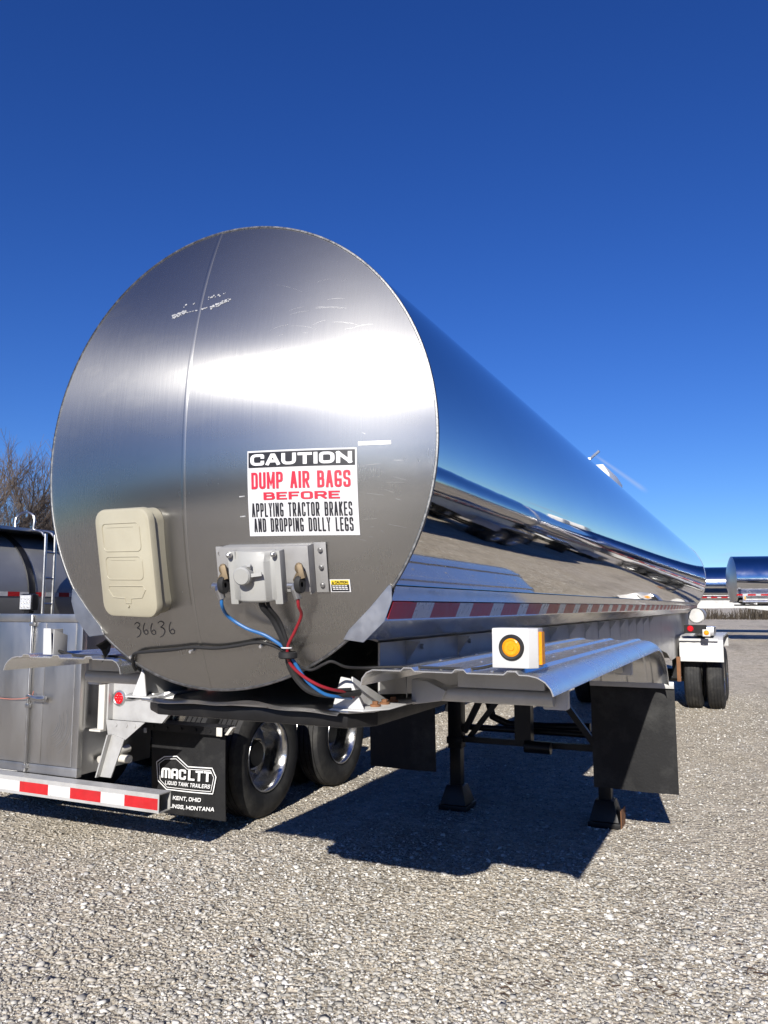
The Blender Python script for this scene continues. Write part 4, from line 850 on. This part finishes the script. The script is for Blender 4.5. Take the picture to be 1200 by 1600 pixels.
# torn metal foil and black sheet at the plate's left corner
random.seed(4); fo = MB(); rows = []
for i in range(5): rows.append([(-0.555 + 0.030 * j, 0.13 + 0.02 * i + random.uniform(-.012, .012), 1.388 + 0.006 * i + random.uniform(-.010, .008)) for j in range(8)])
fo.sheet(rows, 0.002).build("torn_foil", M['dull_tank'], T, smooth=False)
rows = []
for i in range(6): rows.append([(-0.60 - 0.03 * j + random.uniform(-.012, .012) + 0.022 * i, 0.02 + 0.04 * j + random.uniform(-.02, .02), 1.60 + 0.038 * i + random.uniform(-.012, .012) - 0.02 * j) for j in range(4)])
MB().sheet(rows, 0.002).build("torn_sheet", M['rubber'], T, smooth=False)
landing_gear(T)
tandem(T, 12.82, 14.12)
MB().box((-0.52, 11.6, 0.92), (-0.40, 15.0, 1.28)).box((0.40, 11.6, 0.92), (0.52, 15.0, 1.28)).box((-0.4, 12.0, 0.9), (0.4, 14.8, 1.2)).build("axle_frame", M['galv'], T)
for s in (-1, 1):
    p = MB().box((min(s * .70, s * 1.06), 12.0, 1.32), (max(s * .70, s * 1.06), 12.02, 1.46)).build("lamp_panel", M['black'], T)
    MB().lathe([(0, -0.02), (0.04, -0.018), (0.052, 0.0)], (s * 0.80, 11.999, 1.395), 'y', 24).build("red_lamp", M['lens_red'], p)
    q = MB().box((min(s * 1.00, s * 1.12), 11.85, 1.275), (max(s * 1.00, s * 1.12), 11.88, 1.39)).build("lamp_holder", M['white'], p, bev=0.004)
    MB().box((min(s * .86, s * 1.16), 12.2, 1.275), (max(s * .86, s * 1.16), 13.0, 1.42)).build("side_box", M['alu'], T, bev=0.01)
    MB().lathe([(0, -0.02), (0.03, -0.016), (0.042, 0.0)], (s * 1.06, 11.849, 1.335), 'y', 24).build("amber_lamp", M['lens_amber'], p)
MB().cyl((0.80, 13.6, 1.60), (0.80, 14.6, 1.60), 0.13, 28).lathe([(0.145, 0.0), (0.145, 0.05), (0.13, 0.05)], (0.80, 13.6, 1.60), 'y', 28).build("hose_tube", M['galv'], T)
MB().box((0.60, 11.52, 0.55), (0.66, 11.60, 0.95)).build("spring_hanger", M['rust'], T, bev=0.006)
# manhole cover box and vent on top of the tank
MB().prism([(-0.30, 8.45, 3.18), (0.12, 8.45, 3.18), (0.12, 8.45, 3.56), (0.04, 8.45, 3.70), (-0.25, 8.45, 3.70)], (0, 1.15, 0)).build("manhole_box", M['white'], T, bev=0.012)
MB().cyl((0, 7.62, 3.24), (0, 7.62, 3.60), 0.02, 8).beam((-0.02, 7.62, 3.60), (0.14, 7.60, 3.72), 0.03, 0.025).beam((0.02, 7.55, 3.62), (-0.02, 7.75, 3.59), 0.025, 0.02).build("vent", M['steel'], T)

# ------------------------------------------------------------------ left neighbour with rear cabinet
LX = -3.25
A = root("tank_trailer", (LX, 1.9, 0), "tank trailer backed in at left, with steel rear cabinet and striped bumper", "tank trailer", GRP)
def aw(mb, dx=LX): mb.v = [(v[0] + dx, v[1], v[2]) for v in mb.v]; return mb
MB().lathe([(0.86, 3.7 + 1.0 * i) for i in range(12)], (LX, 0, 2.30), 'y', 96).build("tank_shell", M['mirror_far'], A)
head_l = MB().lathe([(0.86 * (1 - i / 14.0), 3.7 - (math.sqrt(2.2 ** 2 - (0.86 * (1 - i / 14.0)) ** 2) - math.sqrt(2.2 ** 2 - 0.86 ** 2))) for i in range(15)], (LX, 0, 2.30), 'y', 64).build("rear_head", M['steel'], A)
MB().lathe([(0.86 * (1 - i / 14.0), 14.7) for i in range(15)], (LX, 0, 2.30), 'y', 64).build("front_head", M['steel'], A)
# cabinet
c0, c1, cy, cz0, cz1 = LX - 0.50, LX + 0.50, 2.03, 0.53, 1.70
cab = MB().box((c0, cy + 0.002, cz0), (c1, cy + 0.78, cz1)).build("cabinet", M['steel'], A, bev=0.006)
fr = MB()
fr.box((c0 - 0.012, cy - 0.018, cz1 - 0.050), (c1 + 0.012, cy + 0.03, cz1 + 0.012)); fr.box((c0 - 0.012, cy - 0.018, cz0 - 0.012), (c1 + 0.012, cy + 0.03, cz0 + 0.055))
fr.box((c0 - 0.012, cy - 0.0175, cz0 + 0.0555), (c0 + 0.030, cy + 0.03, cz1 - 0.0505)); fr.box((c1 - 0.050, cy - 0.0175, cz0 + 0.0555), (c1 + 0.012, cy + 0.03, cz1 - 0.0505))
fr.build("frame", M['steel_door'], cab, bev=0.004)
for x0, x1, nm in ((c0 + 0.034, LX - 0.022, 'door'), (LX - 0.016, c1 - 0.054, 'door')):
    d = MB().box((x0, cy - 0.014, cz0 + 0.058), (x1, cy - 0.001, cz1 - 0.053))
    if x0 > LX - 0.1: d.box((x0 + 0.004, cy - 0.0165, cz0 + 0.062), (x0 + 0.15, cy - 0.0145, cz1 - 0.056))
    dd_ = d.build(nm, M['steel_door'], cab, bev=0.003)
wr = MB(); random.seed(8)
for k in range(9):
    r_ = 0.10 + 0.018 * k + random.uniform(-.004, .004); a0, a1 = -1.2 + random.uniform(-.2, .2), 0.15 + random.uniform(-.3, .3)
    strip_on_head(wr, [(LX + 0.205 + r_ * math.cos(a), 0.90 + r_ * 1.1 * math.sin(a) + 0.02) for a in np.linspace(a0, a1, 9)], random.choice((0.002, 0.004, 0.007)), fn=lambda x, z: (x, cy - 0.0148 - 0.00002 * (len(wr.f) % 9), z), taper=True)
wr.build("wear_mark", mat("worn_steel", (0.33, 0.33, 0.33), 0.5, 0.9, var=0.2, vscale=30), dd_, smooth=False)
hg = MB().tube([(c1 - 0.052, cy - 0.016, cz0 + 0.06), (c1 - 0.052, cy - 0.016, cz1 - 0.06)], 0.005, 8)
for i in range(16): hg.ball((c1 - 0.045, cy - 0.017, cz0 + 0.1 + i * 0.066), 0.005, 6)
hg.build("hinge", M['steel'], cab)
hd_ = MB().cyl((LX - 0.004, cy - 0.032, cz0 - 0.005), (LX - 0.004, cy - 0.032, cz1 + 0.005), 0.011, 12)
for z in (cz0 + 0.02, 1.0, 1.62): hd_.box((LX - 0.02, cy - 0.045, z), (LX + 0.016, cy - 0.0185, z + 0.03))
hd_.tube(smooth_pts([(LX - 0.004, cy - 0.045, 1.085), (LX + 0.03, cy - 0.05, 1.09), (LX + 0.12, cy - 0.055, 1.075), (LX + 0.20, cy - 0.055, 1.08)], 4), [0.012] * 6 + [0.016] * 7, 8)
hd_.box((LX + 0.05, cy - 0.062, 1.055), (LX + 0.20, cy - 0.048, 1.098)); hd_.build("handle", M['steel'], cab, bev=0.002)
MB().tube(smooth_pts([(c0 - 0.02, cy - 0.03, 1.062), (LX - 0.2, cy - 0.035, 1.055), (LX, cy - 0.05, 1.075), (LX + 0.03, cy - 0.052, 1.10), (LX + 0.06, cy - 0.055, 1.085), (LX + 0.075, cy - 0.055, 1.13)], 5), 0.0035, 6).build("red_string", mat("red_string", (0.45, 0.17, 0.13), 0.7), cab)
for x in (-3.72, -3.03):
    wl = MB().box((x - 0.075, cy + 0.30, 1.735), (x + 0.075, cy + 0.37, 1.875)).build("work_lamp", M['black'], A, bev=0.018)
    gl = MB().box((x - 0.062, cy + 0.292, 1.747), (x + 0.062, cy + 0.2995, 1.863))
    for i in range(3):
        for j in range(3): gl.ball((x - 0.036 + 0.036 * i, cy + 0.290, 1.770 + 0.035 * j), 0.014, 8, sq=(1, 0.4, 1))
    gl.build("lens", M['lens_clear'], wl)
    MB().box((x - 0.03, cy + 0.31, 1.7125), (x + 0.03, cy + 0.35, 1.7345)).build("mount", M['black'], wl)
# bumper
BX = 1.36
bu_ = MB(); bz0, bz1, by0, by1 = 0.392, 0.516, 1.88, 2.0
xs0, xs1 = LX - BX, LX + BX + 0.04
bu_.box((xs0, by0, bz0), (xs1, by0 + 0.006, bz1)); bu_.box((xs0, by0 + 0.0065, bz1 - 0.006), (xs1, by1, bz1)); bu_.box((xs0, by0 + 0.0065, bz0), (xs1, by1, bz0 + 0.006)); bu_.box((xs0, by1 - 0.006, bz0 + 0.0065), (xs1, by1 - 0.0005, bz1 - 0.0065))
bp = bu_.build("bumper", M['galv'], A)
tp = MB(); tape_strip(tp, (xs1 - 0.01, by0, 0.412), (xs0 + 0.01, by0, 0.412), (0, 0, 0.074), (0, -1, 0), 0.29, 0.215); tp.build("reflective_tape", [M['tape_red'], M['tape_white']], bp, smooth=False)
for s in (-1, 1):
    h = MB(); q = lambda x: LX + s * (x - LX)
    h.prism([(q(-2.622), 2.13, 0.518), (q(-2.52), 2.13, 0.518), (q(-2.405), 2.13, 0.80), (q(-2.525), 2.13, 0.83)], (0, 0.010, 0)); h.prism([(q(-2.634), 2.09, 0.518), (q(-2.6225), 2.09, 0.518), (q(-2.5255), 2.09, 0.83), (q(-2.537), 2.09, 0.83)], (0, 0.05, 0))
    h.prism([(q(-2.60), 2.142, 0.93), (q(-2.57), 2.142, 0.80), (q(-2.46), 2.142, 0.755), (q(-2.23), 2.142, 0.93)], (0, 0.010, 0))
    for bxk in (-2.50, -2.40, -2.32): h.cyl((q(bxk), 2.136, 0.90), (q(bxk), 2.1415, 0.90), 0.014, 8)
    h.build("bumper_hanger", M['galv'], A)
    pn = MB().prism([(LX + s * 0.645, 2.2, 0.925), (LX + s * 0.645, 2.2, 1.20), (LX + s * 1.25, 2.2, 1.20), (LX + s * 1.25, 2.2, 1.05), (LX + s * 1.13, 2.2, 0.925)], (0, 0.03, 0)).box((min(LX + s * .645, LX + s * .66), 2.15, 0.93), (max(LX + s * .645, LX + s * .66), 2.1995, 1.2)).build("lamp_panel", M['galv'], A)
    MB().lathe([(0.040, -0.006), (0.047, -0.012), (0.056, -0.010), (0.060, 0.0)], (LX + s * 0.72, 2.199, 1.085), 'y', 32).build("lamp_ring", M['alu'], pn)
    ll = MB().lathe([(0.0, -0.012), (0.04, -0.011), (0.047, -0.004)], (LX + s * 0.72, 2.199, 1.085), 'y', 32)
    for k in range(7):
        a = k * math.pi / 3; rr_ = 0.024 if k < 6 else 0; ll.ball((LX + s * 0.72 + rr_ * math.cos(a), 2.187, 1.085 + rr_ * math.sin(a)), 0.010, 8, sq=(1, 0.4, 1))
    ll.build("red_lamp", M['lens_red'], pn)
    MB().box((min(LX + s * .58, LX + s * .64), 2.13, 0.86), (max(LX + s * .58, LX + s * .64), 2.16, 1.22)).box((min(LX + s * .53, LX + s * .64), 2.10, 0.845), (max(LX + s * .53, LX + s * .64), 2.16, 0.8595)).build("upright_angle", M['offwhite'], A)
    # mud flap with its lettering (world x runs the same way on both sides)
    xa = LX + s * 0.97; x0, x1 = xa - 0.36, xa + 0.36
    fl = mud_flap(A, x0, x1, 2.70, 0.135, 0.78)
    du = (x0 + 0.0) - (-2.64)
    def ff(x, z, du=du): 
        i = 1 - (z - 0.135) / 0.645; jj = (x + du - x0) / 0.72 * 6
        return (x + du, 2.70 + 0.012 * math.sin(jj * 1.1 + 0.5) * i + 0.02 * i * i - 0.0185, z)
    lg = MB()
    for poly in ([(-2.576, 0.532), (-2.499, 0.578), (-2.37, 0.592), (-2.256, 0.522), (-2.025, 0.529), (-1.99, 0.465), (-2.019, 0.337), (-2.477, 0.327), (-2.562, 0.388), (-2.576, 0.532)], [(-2.551, 0.522), (-2.491, 0.561), (-2.378, 0.572), (-2.262, 0.503), (-2.041, 0.511), (-2.010, 0.46), (-2.036, 0.353), (-2.470, 0.344), (-2.540, 0.396), (-2.551, 0.522)]):
        dense = []
        for (p, q) in zip(poly[:-1], poly[1:]): dense += [(p[0] + (q[0] - p[0]) * t, p[1] + (q[1] - p[1]) * t) for t in (0, 0.2, 0.4, 0.6, 0.8)]
        dense.append(poly[0])
        strip_on_head(lg, dense, 0.0085 if poly[0][0] < -2.56 else 0.005, fn=ff)
    ffl = lambda x, z, l=0.0: (lambda p: (p[0], p[1] - l, p[2]))(ff(x, z))
    letters(lg, "maC LTT", -2.530, -2.035, 0.414, 0.492, ffl, 0.0225, gap=0.30, word=0.35, rise=0.010, slant=0.04, rc=0.22, zs=1.5)
    letters(lg, "LIQUID TANK TRAILERS", -2.492, -2.046, 0.364, 0.394, ffl, 0.0052, gap=0.9, word=1.2, slant=0.2, rise=0.010)
    letters(lg, "KENT, OHIO", -2.411, -2.128, 0.254, 0.285, ffl, 0.0062, gap=0.8, word=1.2, slant=0.15, rise=0.012)
    letters(lg, "BILLINGS, MONTANA", -2.535, -2.008, 0.184, 0.215, ffl, 0.0062, gap=0.8, word=1.2, slant=0.15, rise=0.022)
    lg.build("lettering", M['ink_white'], fl, smooth=False)
    bk = MB().box((x0 - 0.07, 2.64, 0.785), (x1 + 0.01, 2.648, 0.845)).box((x0 - 0.07, 2.6485, 0.839), (x1 + 0.01, 2.80, 0.845))
    for k in range(5): bk.cyl((x0 + 0.06 + k * 0.14, 2.632, 0.815), (x0 + 0.06 + k * 0.14, 2.6395, 0.815), 0.012, 8)
    bk.build("flap_bracket", M['black'], A)
    MB().box((x1 - 0.035, 2.630, 0.782), (x1 + 0.018, 2.6385, 0.848)).build("clamp", M['offwhite'], A, bev=0.003)
    MB().box((x0 - 0.03, 2.63, 0.762), (x0, 2.6385, 0.80)).build("clamp", M['offwhite'], A, bev=0.003)
    MB().prism([(x1 + 0.02, 2.66, 0.79), (x1 + 0.05, 2.66, 0.79), (x1 + 0.10, 2.66, 0.85), (x1 + 0.07, 2.66, 0.85)], (0, 0.05, 0)).build("fender_stay", M['offwhite'], A, bev=0.003)
    for y in (3.42, 4.76):
        for xo in (0.772, 1.132): wheel(A, LX + s * xo, y, 0.508, s, rim_m='rim')
    MB().box((min(LX + s * .40, LX + s * .52), 2.25, 0.86), (max(LX + s * .40, LX + s * .52), 14.5, 1.12)).build("frame_rail", M['black'], A)
for y in (3.42, 4.76): MB().cyl((LX - 0.6, y, 0.508), (LX + 0.6, y, 0.508), 0.065, 16).build("axle", M['black'], A)
sl = MB().box((LX - 0.9, 2.95, 1.44), (LX + 1.05, 2.99, 1.56)).build("rear_sill", M['galv'], A)
tp = MB(); tape_strip(tp, (LX + 1.04, 2.95, 1.455), (LX - 0.88, 2.95, 1.455), (0, 0, 0.085), (0, -1, 0), 0.30, 0.2, start=-0.1); tp.build("reflective_tape", [M['tape_red'], M['tape_white']], sl, smooth=False)
MB().cyl((LX + 0.55, 2.5, 0.66), (LX + 0.55, 2.2, 0.62), 0.03, 12).cyl((LX + 0.30, 2.4, 0.60), (LX + 0.66, 2.4, 0.60), 0.03, 12).build("drain_pipe", M['offwhite'], A)
MB().box((LX - 0.5, 2.4, 1.44), (LX + 0.5, 3.6, 1.50)).build("rear_shelf", M['offwhite'], A)
MB().cyl((LX + 0.75, 3.0, 1.36), (LX + 1.15, 3.0, 1.36), 0.05, 14).build("pipe_elbow", M['offwhite'], A)
for x in (LX - 0.35, LX + 0.22): MB().box((x, 10.4, 0.0), (x + 0.13, 10.6, 1.5)).build("landing_leg", M['black'], A)

# ------------------------------------------------------------------ simpler tankers of the other rows
def far_tanker(loc, rz, label, L=13.2, r=0.9, zc=2.35, shell='mirror_far', group=GRP, bands=(), fender='white'):
    t = root("tank_trailer", loc, label, "tank trailer", group, rz, local=True)
    tank_shell(t, L, r, zc, M[shell], bands=bands)
    head(t, 0, r, zc, -1, M['steel'], "front_head"); head(t, L, r, zc, 1, M[shell], "rear_head", Rc=1.6, knuckle=0.1)
    for s in (-1, 1):
        rail(t, s, L - 0.3, zc, r, M['rail']); web(t, s, L - 0.2, zc, r)
        long_fender(t, s, zt=zc - 0.815); marker_lamp(t, s, 1.03, 0.135, zc - 0.79)
        mud_flap(t, *((0.65, 1.26) if s > 0 else (-1.26, -0.65)), 3.86, 0.40, zc - 1.185)
    MB().box((-0.56, 0.14, zc - 1.02), (0.56, 1.4, zc - 0.965)).box((-0.3, 1.4, zc - 1.08), (0.3, 4.6, zc - 0.98)).build("coupler_plate", M['black'], t)
    landing_gear(t, y=1.75, zt=1.25); tandem(t, L - 2.7, L - 1.4, fender_m=fender)
    MB().box((-0.52, L - 3.9, 0.92), (0.52, L - 0.5, 1.28)).build("axle_frame", M['black'], t)
    MB().box((-0.30, 6.2, zc + r - 0.06), (0.30, 7.3, zc + r + 0.30)).build("manhole_box", M['white'], t, bev=0.012)
    return t
B1 = far_tanker((1.0, 31.4, 0.46), rad(-77.6), "polished tank trailer far at right, its round end and black landing legs in view")
B2 = copy_tree(B1); B2.location = (-6.2, 39.5, 0.46); B2.rotation_euler.z = rad(-82)
for ch in list(B2.children):
    if ch.name.startswith('manhole'): bpy.data.objects.remove(ch)
B2['label'] = "polished tank trailer farthest off, mostly hidden behind the main tank's tail"
# the row to the right of the camera, which the main tank's flank mirrors
C1 = copy_tree(B1); C1.location = (6.1, 2.1, 0); C1.rotation_euler.z = rad(180)
C1['label'] = "tank trailer seen only as the nearest mirror image at left of the main tank's flank"
C2 = copy_tree(B1); C2.location = (6.1, 3.9, 0); C2.rotation_euler.z = rad(0)
C2['label'] = "tank trailer seen only as the long middle mirror image on the main tank's flank"
C3 = copy_tree(B1); C3.location = (6.4, 18.6, 0); C3.rotation_euler.z = rad(-2)
C3['label'] = "tank trailer seen only as the mirror image next to the main tank's tail"

# the banded dark tanker beyond the left neighbour, with ladder and walkway
E3 = far_tanker((-6.55, 1.2, 0), 0, "dark banded tank trailer beyond the steel cabinet, with a ladder and top walkway", L=12.6, r=0.80, zc=1.87, shell='dull_tank', bands=(2.95, 5.9, 8.6))
sd = MB(); tape_strip(sd, (0.805, 1.9, 1.885), (0.805, 8.0, 1.885), (0, 0, 0.05), (1, 0, 0), 0.16, 0.20); sd.build("side_tape", [M['tape_red'], M['tape_white']], E3, smooth=False)
ld = MB()
for y in (3.06, 3.20): ld.tube(smooth_pts([(0.86, y, 0.7), (0.86, y, 2.42), (0.83, y, 2.60), (0.70, y, 2.66), (0.30, y, 2.68)], 4), 0.018, 8)
for i in range(6): ld.cyl((0.86, 3.06, 0.9 + i * 0.30), (0.86, 3.20, 0.9 + i * 0.30), 0.014, 8)
ld.build("ladder", M['steel'], E3)
wk = MB().box((0.10, 2.2, 2.655), (0.62, 6.4, 2.69))
for y in (2.6, 3.1): wk.tube(smooth_pts([(0.6, y, 2.69), (0.6, y, 2.84), (0.45, y, 2.9), (0.3, y, 2.84), (0.3, y, 2.69)], 3), 0.014, 6)
wk.cyl((0.2, 2.4, 2.69), (0.2, 2.4, 2.92), 0.06, 14).cyl((0.2, 2.4, 2.92), (0.2, 2.4, 2.98), 0.08, 14)
wk.build("walkway", M['steel'], E3)

# ------------------------------------------------------------------ trees and brush
def make_tree(seed, h, spread):
    rng = random.Random(seed); tr = MB(); cr = MB()
    def grow(p, d, ln, r_, lev):
        n = 4 if lev < 3 else 3; pts = [p]; q = p; dd_ = d
        for i in range(n):
            dd_ = (dd_ + Vector((rng.gauss(0, .13), rng.gauss(0, .13), rng.gauss(0.05, .09)))).normalized(); q = q + dd_ * ln / n; pts.append(q)
        rs = [r_ * (1 - 0.45 * i / n) for i in range(n + 1)]
        (tr if lev < 1 else cr).tube(pts, rs, 7 if lev == 0 else (5 if lev < 3 else 3), cap=False)
        if lev >= 5: return
        k = (5, 5, 5, 4, 4)[lev]
        for i in range(k):
            t = 0.35 + 0.65 * (i + rng.random()) / k; j = min(n - 1, int(t * n)); b = pts[j].lerp(pts[j + 1], t * n - j)
            ax = Vector((rng.gauss(0, 1), rng.gauss(0, 1), rng.gauss(0, .4))).normalized()
            nd = (dd_ + ax * (spread * (0.55 + 0.5 * rng.random()))).normalized(); nd.z += 0.10; nd.normalize()
            grow(b, nd, ln * rng.uniform(.5, .72), max(0.006, r_ * (0.5 if lev else 0.46)), lev + 1)
        grow(pts[-1], dd_, ln * 0.7, r_ * 0.55, lev + 1)
    grow(Vector((0, 0, 0)), Vector((rng.gauss(0, .06), rng.gauss(0, .06), 1)).normalized(), h * 0.36, h * 0.017, 0)
    return tr, cr
def tree(loc, seed, h, spread, label, rz=0, cat="tree", group="bare winter trees behind the yard"):
    t = root("bare_tree", loc, label, cat, group, rz, local=True)
    tr, cr = make_tree(seed, h, spread)
    tr.build("trunk", M['bark'], t); cr.build("crown", M['twig'], t); return t
TG = "bare winter trees behind the yard"
t1 = tree((-41.5, 31, 0), 3, 15.0, 0.8, "tall bare tree at the left edge, highest of the leafless trees")
t2 = tree((-42, 37, 0), 8, 11.0, 1.0, "bushy bare tree close to the big tank's left edge")
for i, (x, y, s, rz, src, lab) in enumerate(((-50, 33, 0.95, 1.3, t2, "lower bare tree behind the walkway of the dark tanker"), (-47, 41, 1.0, 2.4, t1, "bare tree half hidden behind the big tank's left edge"), (-36, 36, 0.62, 3.9, t2, "small twiggy bare tree in front of the other leafless trees"))):
    c = copy_tree(src); c.location = (x, y, 0); c.scale = (s, s, s); c.rotation_euler.z = rz; c['label'] = lab
def brushline():
    rng = random.Random(9); mb = MB()
    for k in range(5200):
        x = rng.uniform(-30, 40); y = 88 + rng.uniform(-4, 6); h = (abs(rng.gauss(0.8, 0.6)) + 0.15) * (0.7 + 0.5 * math.sin(x * 0.9) * math.sin(x * 0.37 + 1)); a = rng.uniform(0, 6.28); l = 0.5 * rng.random()
        mb.tube([(x, y, 0.44), (x + l * .4 * math.cos(a), y + l * .4 * math.sin(a), 0.44 + h * 0.6), (x + l * math.cos(a), y + l * math.sin(a), 0.44 + h)], [0.035, 0.025, 0.008], 3, cap=False)
    o = mb.build("undergrowth", M['brush'], smooth=False); o['kind'] = 'stuff'; o['label'] = "dry brown brush along the far edge of the yard"; o['category'] = 'brush'
brushline()

def woods():
    rng = random.Random(21); mb = MB()
    for k in range(3600):
        x = rng.uniform(-140, 110); y = -75 + rng.uniform(-14, 6); h = rng.uniform(7, 13.5) * (0.8 + 0.2 * math.sin(x * 0.13)); a = rng.uniform(0, 6.28); l = h * 0.15
        mb.tube([(x, y, 0), (x + l * .3 * math.cos(a), y + l * .3 * math.sin(a), h * 0.55), (x + l * math.cos(a), y + l * math.sin(a), h)], [0.22, 0.14, 0.02], 4, cap=False)
        for j in range(4):
            t = rng.uniform(.3, .9); b = rng.uniform(0, 6.28); q = h * 0.25
            mb.tube([(x + l * t * .6 * math.cos(a), y + l * t * .6 * math.sin(a), h * t), (x + q * math.cos(b), y + q * math.sin(b), h * t + q * 0.7)], [0.09, 0.02], 3, cap=False)
    o = mb.build("woods", M['bark'], smooth=False); o['kind'] = 'stuff'; o['label'] = "far dark bare woods mirrored in the brushed tank end"; o['category'] = 'woods'
woods()
def debris():
    rng = random.Random(31); mb = MB()
    spots = [(1.42, 2.95), (1.60, 2.35), (1.95, 3.4), (1.75, 2.0), (0.75, 1.35), (2.1, 4.6), (1.3, 1.6), (-0.6, 1.2), (2.6, 6.2), (1.9, 5.6), (2.5, 4.0)]
    for cx, cy_ in spots:
        for k in range(rng.randint(3, 9)):
            x, y = cx + rng.gauss(0, .06), cy_ + rng.gauss(0, .05); a = rng.uniform(0, 6.28); l = rng.uniform(.02, .08)
            mb.tube([(x, y, 0.012), (x + l * .5 * math.cos(a), y + l * .5 * math.sin(a), 0.016 + rng.random() * .008), (x + l * math.cos(a + .4), y + l * math.sin(a + .4), 0.012)], rng.uniform(.0012, .0028), 5)
        for k in range(rng.randint(1, 4)):
            x, y = cx + rng.gauss(0, .08), cy_ + rng.gauss(0, .08); a = rng.uniform(0, 6.28); r_ = rng.uniform(.010, .022)
            mb.prism([(x + r_ * (0.55 if i % 2 else 1) * math.cos(a + i * .9) , y + r_ * .7 * math.sin(a + i * .9), 0.016 + 0.006 * rng.random()) for i in range(7)], (0, 0, 0.0012))
    o = mb.build("debris", M['rust_leaf']); o['kind'] = 'stuff'; o['label'] = "dead leaves and twigs scattered on the gravel"; o['category'] = 'debris'
M['rust_leaf'] = mat("dead_leaf", (0.085, 0.05, 0.03), 0.8, 0, var=0.4, vscale=20)
debris()
